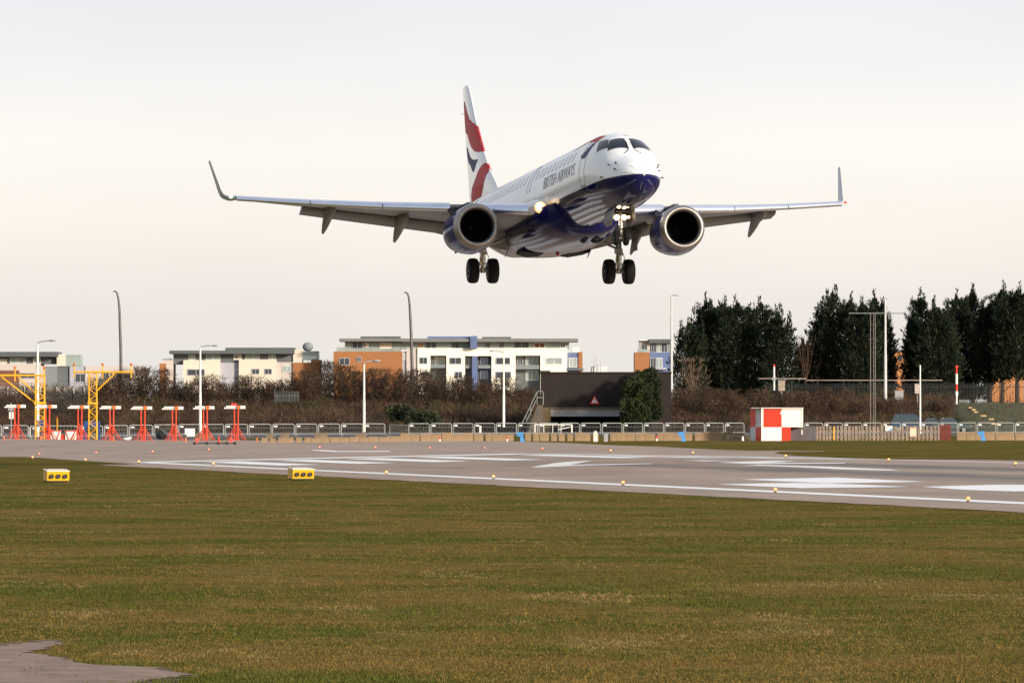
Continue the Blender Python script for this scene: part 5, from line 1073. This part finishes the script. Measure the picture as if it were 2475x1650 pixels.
TW = [mat('twig_dark', (.038, .024, .018), .9, 0, .3, 2, spec=.1), mat('twig_brown', (.080, .050, .034), .9, 0, .3, 2, spec=.1), mat('twig_olive', (.058, .048, .026), .9, 0, .3, 2, spec=.1), mat('twig_pale', (.14, .10, .07), .9, 0, .3, 2, spec=.1)]
TRK = mat('bark', (.045, .032, .022), .95, 0, .3, 3, .4)
def spray(vs, mi, p, d, ln, wd, m, rs):
    sd = d.cross(Vector((rs.uniform(-1, 1), rs.uniform(-1, 1), rs.uniform(-1, 1)))); sd = sd.normalized()*wd if sd.length > .01 else Vector((wd, 0, 0))
    e = p+d*ln; mdl = p+d*ln*.45
    vs += [p, mdl+sd, e, p, e, mdl-sd]; mi += [m, m]
def conifer(px, ytop, ybase, Z, Rr, lab, seed, leaders=3, n=5200, low=0):
    Rr *= 1.04; rs = random.Random(seed); X = PX(px, Z); zb_ = PZ(ybase, Z)-.3; H = PZ(ytop, Z)-zb_; t = thing('evergreen_tree', lab, 'tree', (X, Z, zb_), 0, 'row of tall dark evergreens')
    lead = [(0, 0, H*.90, 1.0)]+[(rs.uniform(-.7, .7)*Rr, rs.uniform(-.5, .5)*Rr, H*rs.uniform(.74, .86), rs.uniform(.45, .7)) for _ in range(leaders)]
    spk = [(rs.uniform(-.12, .12)*Rr, 0, H)]+[(l[0]+rs.uniform(-.3, .3), l[1]+rs.uniform(-.3, .3), l[2]+rs.uniform(.6, 1.5)) for l in lead[1:]]+[(rs.uniform(-.8, .8)*Rr, rs.uniform(-.4, .4)*Rr, H*rs.uniform(.72, .97)) for _ in range(5)]
    mb = MB(); mb.path([(0, 0, -.3), (.05, 0, H*.3), (0, .05, H*.7), (0, 0, H*.96)], [.28, .2, .1, .02], 8)
    for k in range(10): a = rs.uniform(0, 6.28); z = H*rs.uniform(.08, .7); r = Rr*.7; mb.path([(0, 0, z), (math.cos(a)*r*.5, math.sin(a)*r*.5, z+.35*r), (math.cos(a)*r, math.sin(a)*r, z+.9*r)], [.07, .045, .015], 5)
    mb.build('trunk', TRK, t)
    vs, mi = [], []
    lob = [(rs.uniform(0, 6.28), rs.uniform(0, 1), rs.uniform(.1, .24)) for _ in range(26)]
    for k in range(105):
        L_ = lead[0] if rs.random() < .7 else rs.choice(lead); u = .04+low+(.9-low)*rs.random(); a = rs.uniform(0, 6.283); bl = Rr*L_[3]*1.0*((1-u**3.0)**.9*min(1, .62+u*1.4))*rs.uniform(.7, 1.28)+.15; rise = bl*rs.uniform(.35, 1.1)
        bm_ = 1 if rs.random() < .4 else 0; droop = rs.uniform(-.25, .15)
        for q in range(int(n*.014)):
            t_ = .25+.75*rs.random()**.7; sp_ = .42*(1.1-t_)+.06
            p = Vector((L_[0]+math.cos(a)*bl*t_+rs.gauss(0, sp_), L_[1]+math.sin(a)*bl*t_+rs.gauss(0, sp_), u*L_[2]+rise*t_**1.4+rs.gauss(0, sp_*.7)))
            if p.z > L_[2]: continue
            d = Vector((math.cos(a)*.9+rs.uniform(-.5, .5), math.sin(a)*.9+rs.uniform(-.5, .5), .75+droop+rs.uniform(-.3, .4))).normalized(); m = bm_ if rs.random() < .85 else 1-bm_
            if rs.random() < .03: m = 2
            spray(vs, mi, p, d, rs.uniform(.2, .5), rs.uniform(.028, .06), m, rs)
    for i in range(int(n*.8)):
        L_ = lead[0] if rs.random() < .62 else rs.choice(lead); tt = rs.random()**1.12; hz = L_[2]; a = rs.uniform(0, 6.283)
        z = (.05+low+(.95-low)*tt)*hz; u = z/hz; prof_ = (1-u**3.2)**.9*min(1, .62+u*1.4)*1.05; rad = Rr*L_[3]*prof_*.84
        for la, lz, lr in lob:
            dd = math.cos(a-la); 
            if dd > .4: rad += lr*Rr*(dd-.4)*1.2*max(0, 1-abs(u-lz)*7)
        if u > .86: rad = max(rad*.75, .06)
        q = rs.random()**.45; r = rad*q
        p = Vector((L_[0]+math.cos(a)*r, L_[1]+math.sin(a)*r, z))
        upk = 1.1+1.6*max(0, u-.6); d = Vector((math.cos(a)*(.75 if u < .85 else .35), math.sin(a)*(.75 if u < .85 else .35), upk*rs.uniform(.5, 1.1)+rs.uniform(-.3, .2))).normalized()
        s = rs.uniform(.35, 1.0)*(1.0 if u < .85 else .72); cl = noise.noise(Vector((p.x*.9, p.y*.9, p.z*.8))+Vector((seed*3, 0, 0)))
        m = 1 if cl > .06 else 0
        if rs.random() < .035 or cl > .42: m = 2
        spray(vs, mi, p, d, s*.75, s*.11, m, rs)
    for sx, sy, sz in spk:
        lean = rs.uniform(-.12, .12)
        for k in range(70):
            q = rs.random()**.8; z = sz-2.6*q; r = .02+.42*q*q*rs.random()+.10*q; a = rs.uniform(0, 6.283)
            d = Vector((math.cos(a)*.5+lean, math.sin(a)*.5, 1.1)).normalized(); spray(vs, mi, Vector((sx+lean*(sz-z)*-1+math.cos(a)*r, sy+math.sin(a)*r, z-.25)), d, rs.uniform(.25, .6), .07, 1 if rs.random() < .4 else 0, rs)
    trimesh('crown', vs, mi, LEAF, t)
CT = [(1668, 765, 1.9, 'low leftmost dark evergreen, beside the tall white street lamp'), (1708, 706, 2.3, 'dark evergreen whose peak is the left corner of the widest clump'), (1746, 712, 2.9, 'dark evergreen, second peak of the widest clump'), (1783, 710, 3.0, 'dark evergreen in the middle of the widest clump'), (1838, 711, 2.8, 'dark evergreen, twin spiky peak right of the middle of the widest clump'), (1880, 742, 1.95, 'dark evergreen, low right shoulder of the widest clump'),
      (1941, 812, 1.25, 'short dark evergreen filling the foot of the gap beside the bare dead tree'), (1992, 735, 1.6, 'dark evergreen at the left edge of the clump around the lattice mast'), (2014, 686, 2.7, 'tallest evergreen of the clump around the lattice mast'), (2054, 704, 2.4, 'slim dark evergreen left of the lattice mast'), (2084, 714, 2.4, 'dark evergreen just behind the left mast cross bar'), (2114, 696, 2.1, 'dark evergreen behind the lattice mast and tall lamp'), (2132, 735, 1.6, 'dark evergreen at the right edge of the clump around the lattice mast'),
      (2215, 742, 1.3, 'short dark evergreen just right of the sky gap'), (2226, 695, 2.2, 'spiky dark evergreen above the thin white pole'), (2262, 722, 2.7, 'dark evergreen with a lower shoulder between two taller ones'), (2312, 692, 2.6, 'dark evergreen above the red and white banded pole'), (2352, 682, 2.9, 'broad dark evergreen with many tips, second from the right edge clump'), (2393, 716, 2.2, 'dark evergreen filling the notch near the right edge'), (2422, 675, 2.7, 'tallest dark evergreen near the right edge'), (2458, 677, 3.0, 'dark evergreen cut by the right edge of the picture')]
for i, (px, yt, Rr, lab) in enumerate(CT): conifer(px, yt, 974, 668+(i*37 % 5)*4, Rr, lab, 100+i, 3 if Rr > 2.5 else 2, int(5600*Rr/2.8), .2 if px > 2390 else 0)
def shrubball(px, ytop, ybase, Z, Rx, lab, seed, n=5200, mats=None, nm='evergreen_bush'):
    rs = random.Random(seed); X = PX(px, Z); zb_ = PZ(ybase, Z); H = PZ(ytop, Z)-zb_; t = thing(nm, lab, 'bush', (X, Z, zb_-.1)); vs, mi = [], []
    mb = MB()
    for k in range(6): a = rs.uniform(0, 6.28); mb.path([(0, 0, 0), (math.cos(a)*Rx*.3, math.sin(a)*Rx*.3, H*.4), (math.cos(a)*Rx*.6, math.sin(a)*Rx*.6, H*.75)], [.09, .06, .02], 5)
    mb.build('stem', TRK, t)
    lob = [Vector((rs.uniform(-.6, .6), rs.uniform(-.6, .6), rs.uniform(.15, .8))) for _ in range(16)]
    for i in range(n):
        c = rs.choice(lob); d = Vector((rs.gauss(0, 1), rs.gauss(0, 1), rs.gauss(0, 1))).normalized(); p = Vector((c.x*Rx+d.x*.42*Rx*rs.random()**.3, c.y*Rx+d.y*.42*Rx*rs.random()**.3, max(.02, min(.99, c.z+d.z*.24))*H)); cl = noise.noise(p*.9)
        spray(vs, mi, p, (d+Vector((0, 0, .4))).normalized(), rs.uniform(.2, .42), .09, 1 if cl > 0 else 0, rs)
    trimesh('crown', vs, mi, mats or LEAF, t)
GB = [mat('bush_dark', (.016, .024, .009), .8, 0, .3, 1, spec=.2), mat('bush_mid', (.032, .042, .013), .8, 0, .3, 1, spec=.2), LEAF[2]]
shrubball(1532, 912, 1032, 600, 1.75, 'round dark green bush against the brick bridge', 31, mats=GB); shrubball(1562, 890, 1010, 603, 1.6, 'taller dark green bush behind the round one on the brick bridge', 32, mats=GB); shrubball(1530, 965, 1040, 597, 1.5, 'low dark green bush at the foot of the brick bridge', 33, 3000, GB)
GU = [mat('under_dark', (.020, .028, .010), .9, 0, .3, 1), mat('under_mid', (.035, .042, .014), .9, 0, .3, 1), LEAF[2]]
shrubball(965, 975, 1012, 606, 1.5, 'dull green undergrowth clump under the white flats', 41, 1800, GU); shrubball(1020, 990, 1030, 604, 2.0, 'dull green undergrowth clump nearer the gap in the crowd barriers', 42, 2200, GU)
# bare shrubs and small trees, each its own thing
def bare(px, ytop, ybase, Z, Rx, lab, seed, n=900, pal=(0, 1, 2), stem=True, nm='bare_shrub', grp='leafless shrubs along the railway bank'):
    rs = random.Random(seed); X = PX(px, Z); zb_ = PZ(ybase, Z); H = PZ(ytop, Z)-zb_; t = thing(nm, lab, 'shrub', (X, Z, zb_-.1), 0, grp); mb = MB(); tips = []
    for k in range(13):
        a = rs.uniform(0, 6.28); sp = rs.uniform(.1, 1); p = Vector((0, 0, 0)); d = Vector((math.cos(a)*sp*Rx/H, math.sin(a)*sp*Rx/H, 1)); pts = [p.copy()]
        for j in range(4): p = p+d*H*.2+Vector((rs.uniform(-.12, .12), rs.uniform(-.12, .12), 0)); pts.append(p.copy())
        mb.path(pts, [.06, .05, .035, .022, .01], 4); tips += pts[1:]
    mb.build('stems', TW[1] if 3 not in pal else TW[3], t); vs, mi = [], []
    for i in range(n):
        if rs.random() < .55: q_ = .25 if n > 1000 else .04; p = rs.choice(tips)+Vector((rs.gauss(0, q_), rs.gauss(0, q_), rs.uniform(-2.6, 1.2)*q_))
        else: a = rs.uniform(0, 6.28); r = Rx*math.sqrt(rs.random()); z = H*rs.uniform(.02, .9)*math.sqrt(max(.05, 1-(r/Rx)**2*.8)); p = Vector((r*math.cos(a), r*math.sin(a), z))
        d = Vector((p.x*.35+rs.uniform(-.9, .9), p.y*.35+rs.uniform(-.9, .9), rs.uniform(-.1, 1.1))).normalized(); ln = rs.uniform(.25, .75); sd = Vector((rs.uniform(-1, 1), rs.uniform(-.3, .3), rs.uniform(-.4, .4))).normalized()*rs.uniform(.018, .045)
        m = pal[0] if noise.noise(p*.8+Vector((seed, 0, 0))) < 0 else rs.choice(pal); vs += [p-sd, p+sd, p+d*ln]; mi.append(m)
        if rs.random() < .35: c = p+d*ln*.6; s2 = rs.uniform(.05, .11); vs += [c, c+Vector((s2, 0, s2*.6)), c+Vector((-.01, 0, s2))]; mi.append(m)
    trimesh('twigs', vs, mi, TW, t)
tops = [(245, 902), (290, 884), (340, 872), (392, 878), (440, 914), (498, 896), (545, 918), (600, 898), (650, 916), (700, 908), (742, 884), (786, 855), (826, 868), (868, 886), (912, 876), (955, 890), (998, 878), (1040, 886), (1080, 908), (1126, 898), (1168, 924), (1208, 900), (1250, 934), (1285, 950)]
near_ = ['behind the right yellow gantry', 'left of the dense dark clump', 'at the top of the dense dark clump', 'right of the dense dark clump', 'below the left end of the cream flats', 'behind the white lamp among the masts', 'under the middle of the cream flats', 'above the rightmost mast', 'left of the pale palisade stretch', 'above the pale palisade stretch', 'left of the orange walled flats', 'highest, at the left edge of the orange wall', 'under the left half of the orange wall', 'just left of the white lamp before the orange wall', 'just right of the white lamp before the orange wall', 'under the right end of the orange wall', 'at the foot of the bowed column by the white flats', 'before the left window of the white flats', 'under the second window of the white flats', 'before the blue fin of the white flats', 'right of the blue fin', 'round the lamp before the white flats', 'under the right balconies of the white flats', 'beside the stair left of the brick bridge']
for i, (px, yt) in enumerate(tops): bare(px, yt, 985, 634+(i*7 % 5)*2, 2.3 if i % 3 else 2.7, 'leafless brown shrub '+near_[i], 500+i, 2700, (0, 0, 1, 2) if i % 2 else (0, 1, 1, 2))
for i, (px, yt, Rx, d) in enumerate([(1290+300, 930, 2.0, 'between the green bush and the evergreens'), (1640, 930, 2.2, 'right of the tall white street lamp'), (1700, 925, 2.3, 'left of the chequered hut roof'), (1760, 932, 2.2, 'directly left above the chequered hut'), (1830, 930, 2.3, 'above the chequered hut'), (1890, 942, 2.2, 'below the brown sign box'), (1950, 938, 2.3, 'right above the chequered hut'), (2010, 950, 2.3, 'above the left half of the picket fence'), (2070, 958, 2.2, 'left of the lattice mast'), (2130, 962, 2.0, 'right of the lattice mast'), (2270, 968, 1.5, 'behind the middle parked car')]): bare(px, yt, 1012, 622+(i % 3)*3, Rx, 'leafless brown shrub on the right bank, '+d, 700+i, 1800, (0, 1, 1, 2))
bare(1677, 848, 960, 655, 2.0, 'pale leafless shrub fanning up before the dark evergreens', 800, 900, (3, 3, 1), grp='leafless small trees')
bare(1946, 790, 925, 668, 1.7, 'bare dead tree in the gap between two evergreen clumps', 801, 420, (0,), nm='bare_tree', grp='leafless small trees')
# low scrub nobody could count, all along the bank
rs = random.Random(77); vs, mi = [], []
for i in range(130000):
    px = rs.uniform(-60, 2540); Z = rs.uniform(611, 645)
    if 1275 < px < 1505 and Z < 625: continue
    if px > 2305: 
        if rs.random() < .8: continue
    if 2140 < px < 2350 and Z < 618: continue
    x = PX(px, Z); k = float(np.interp(Z, [612, 616, 624, 634, 644], [0, .08, .36, .75, 1])); zz = .42+(topz(x)-.42)*k-.1
    ln = rs.uniform(.25, .8)*(1.0 if px < 2305 else .5); cl = noise.noise(Vector((x*.16, Z*.12, 3)))+.5*noise.noise(Vector((x*.7, Z*.3, 8)))
    d = Vector((rs.uniform(-1, 1), rs.uniform(-.6, .3), rs.uniform(.2, 1))).normalized(); sd = Vector((1, rs.uniform(-.4, .4), rs.uniform(-.9, .9))).normalized()*rs.uniform(.018, .045); z1 = zz+rs.uniform(0, 1.3)*(1+.7*noise.noise(Vector((x*.3, Z*.2, 5))))
    p = Vector((x, Z, z1)); m = 0 if cl < -.05 else (1 if cl < .2 else 2)
    if rs.random() < .12: m = rs.choice((0, 1, 1, 2, 3))
    vs += [p-sd, p+sd, p+d*ln]; mi.append(m)
o = trimesh('scrub', vs, mi, TW); tag(o, 'low brown winter scrub and brambles covering the railway bank', 'scrub', kind='stuff')
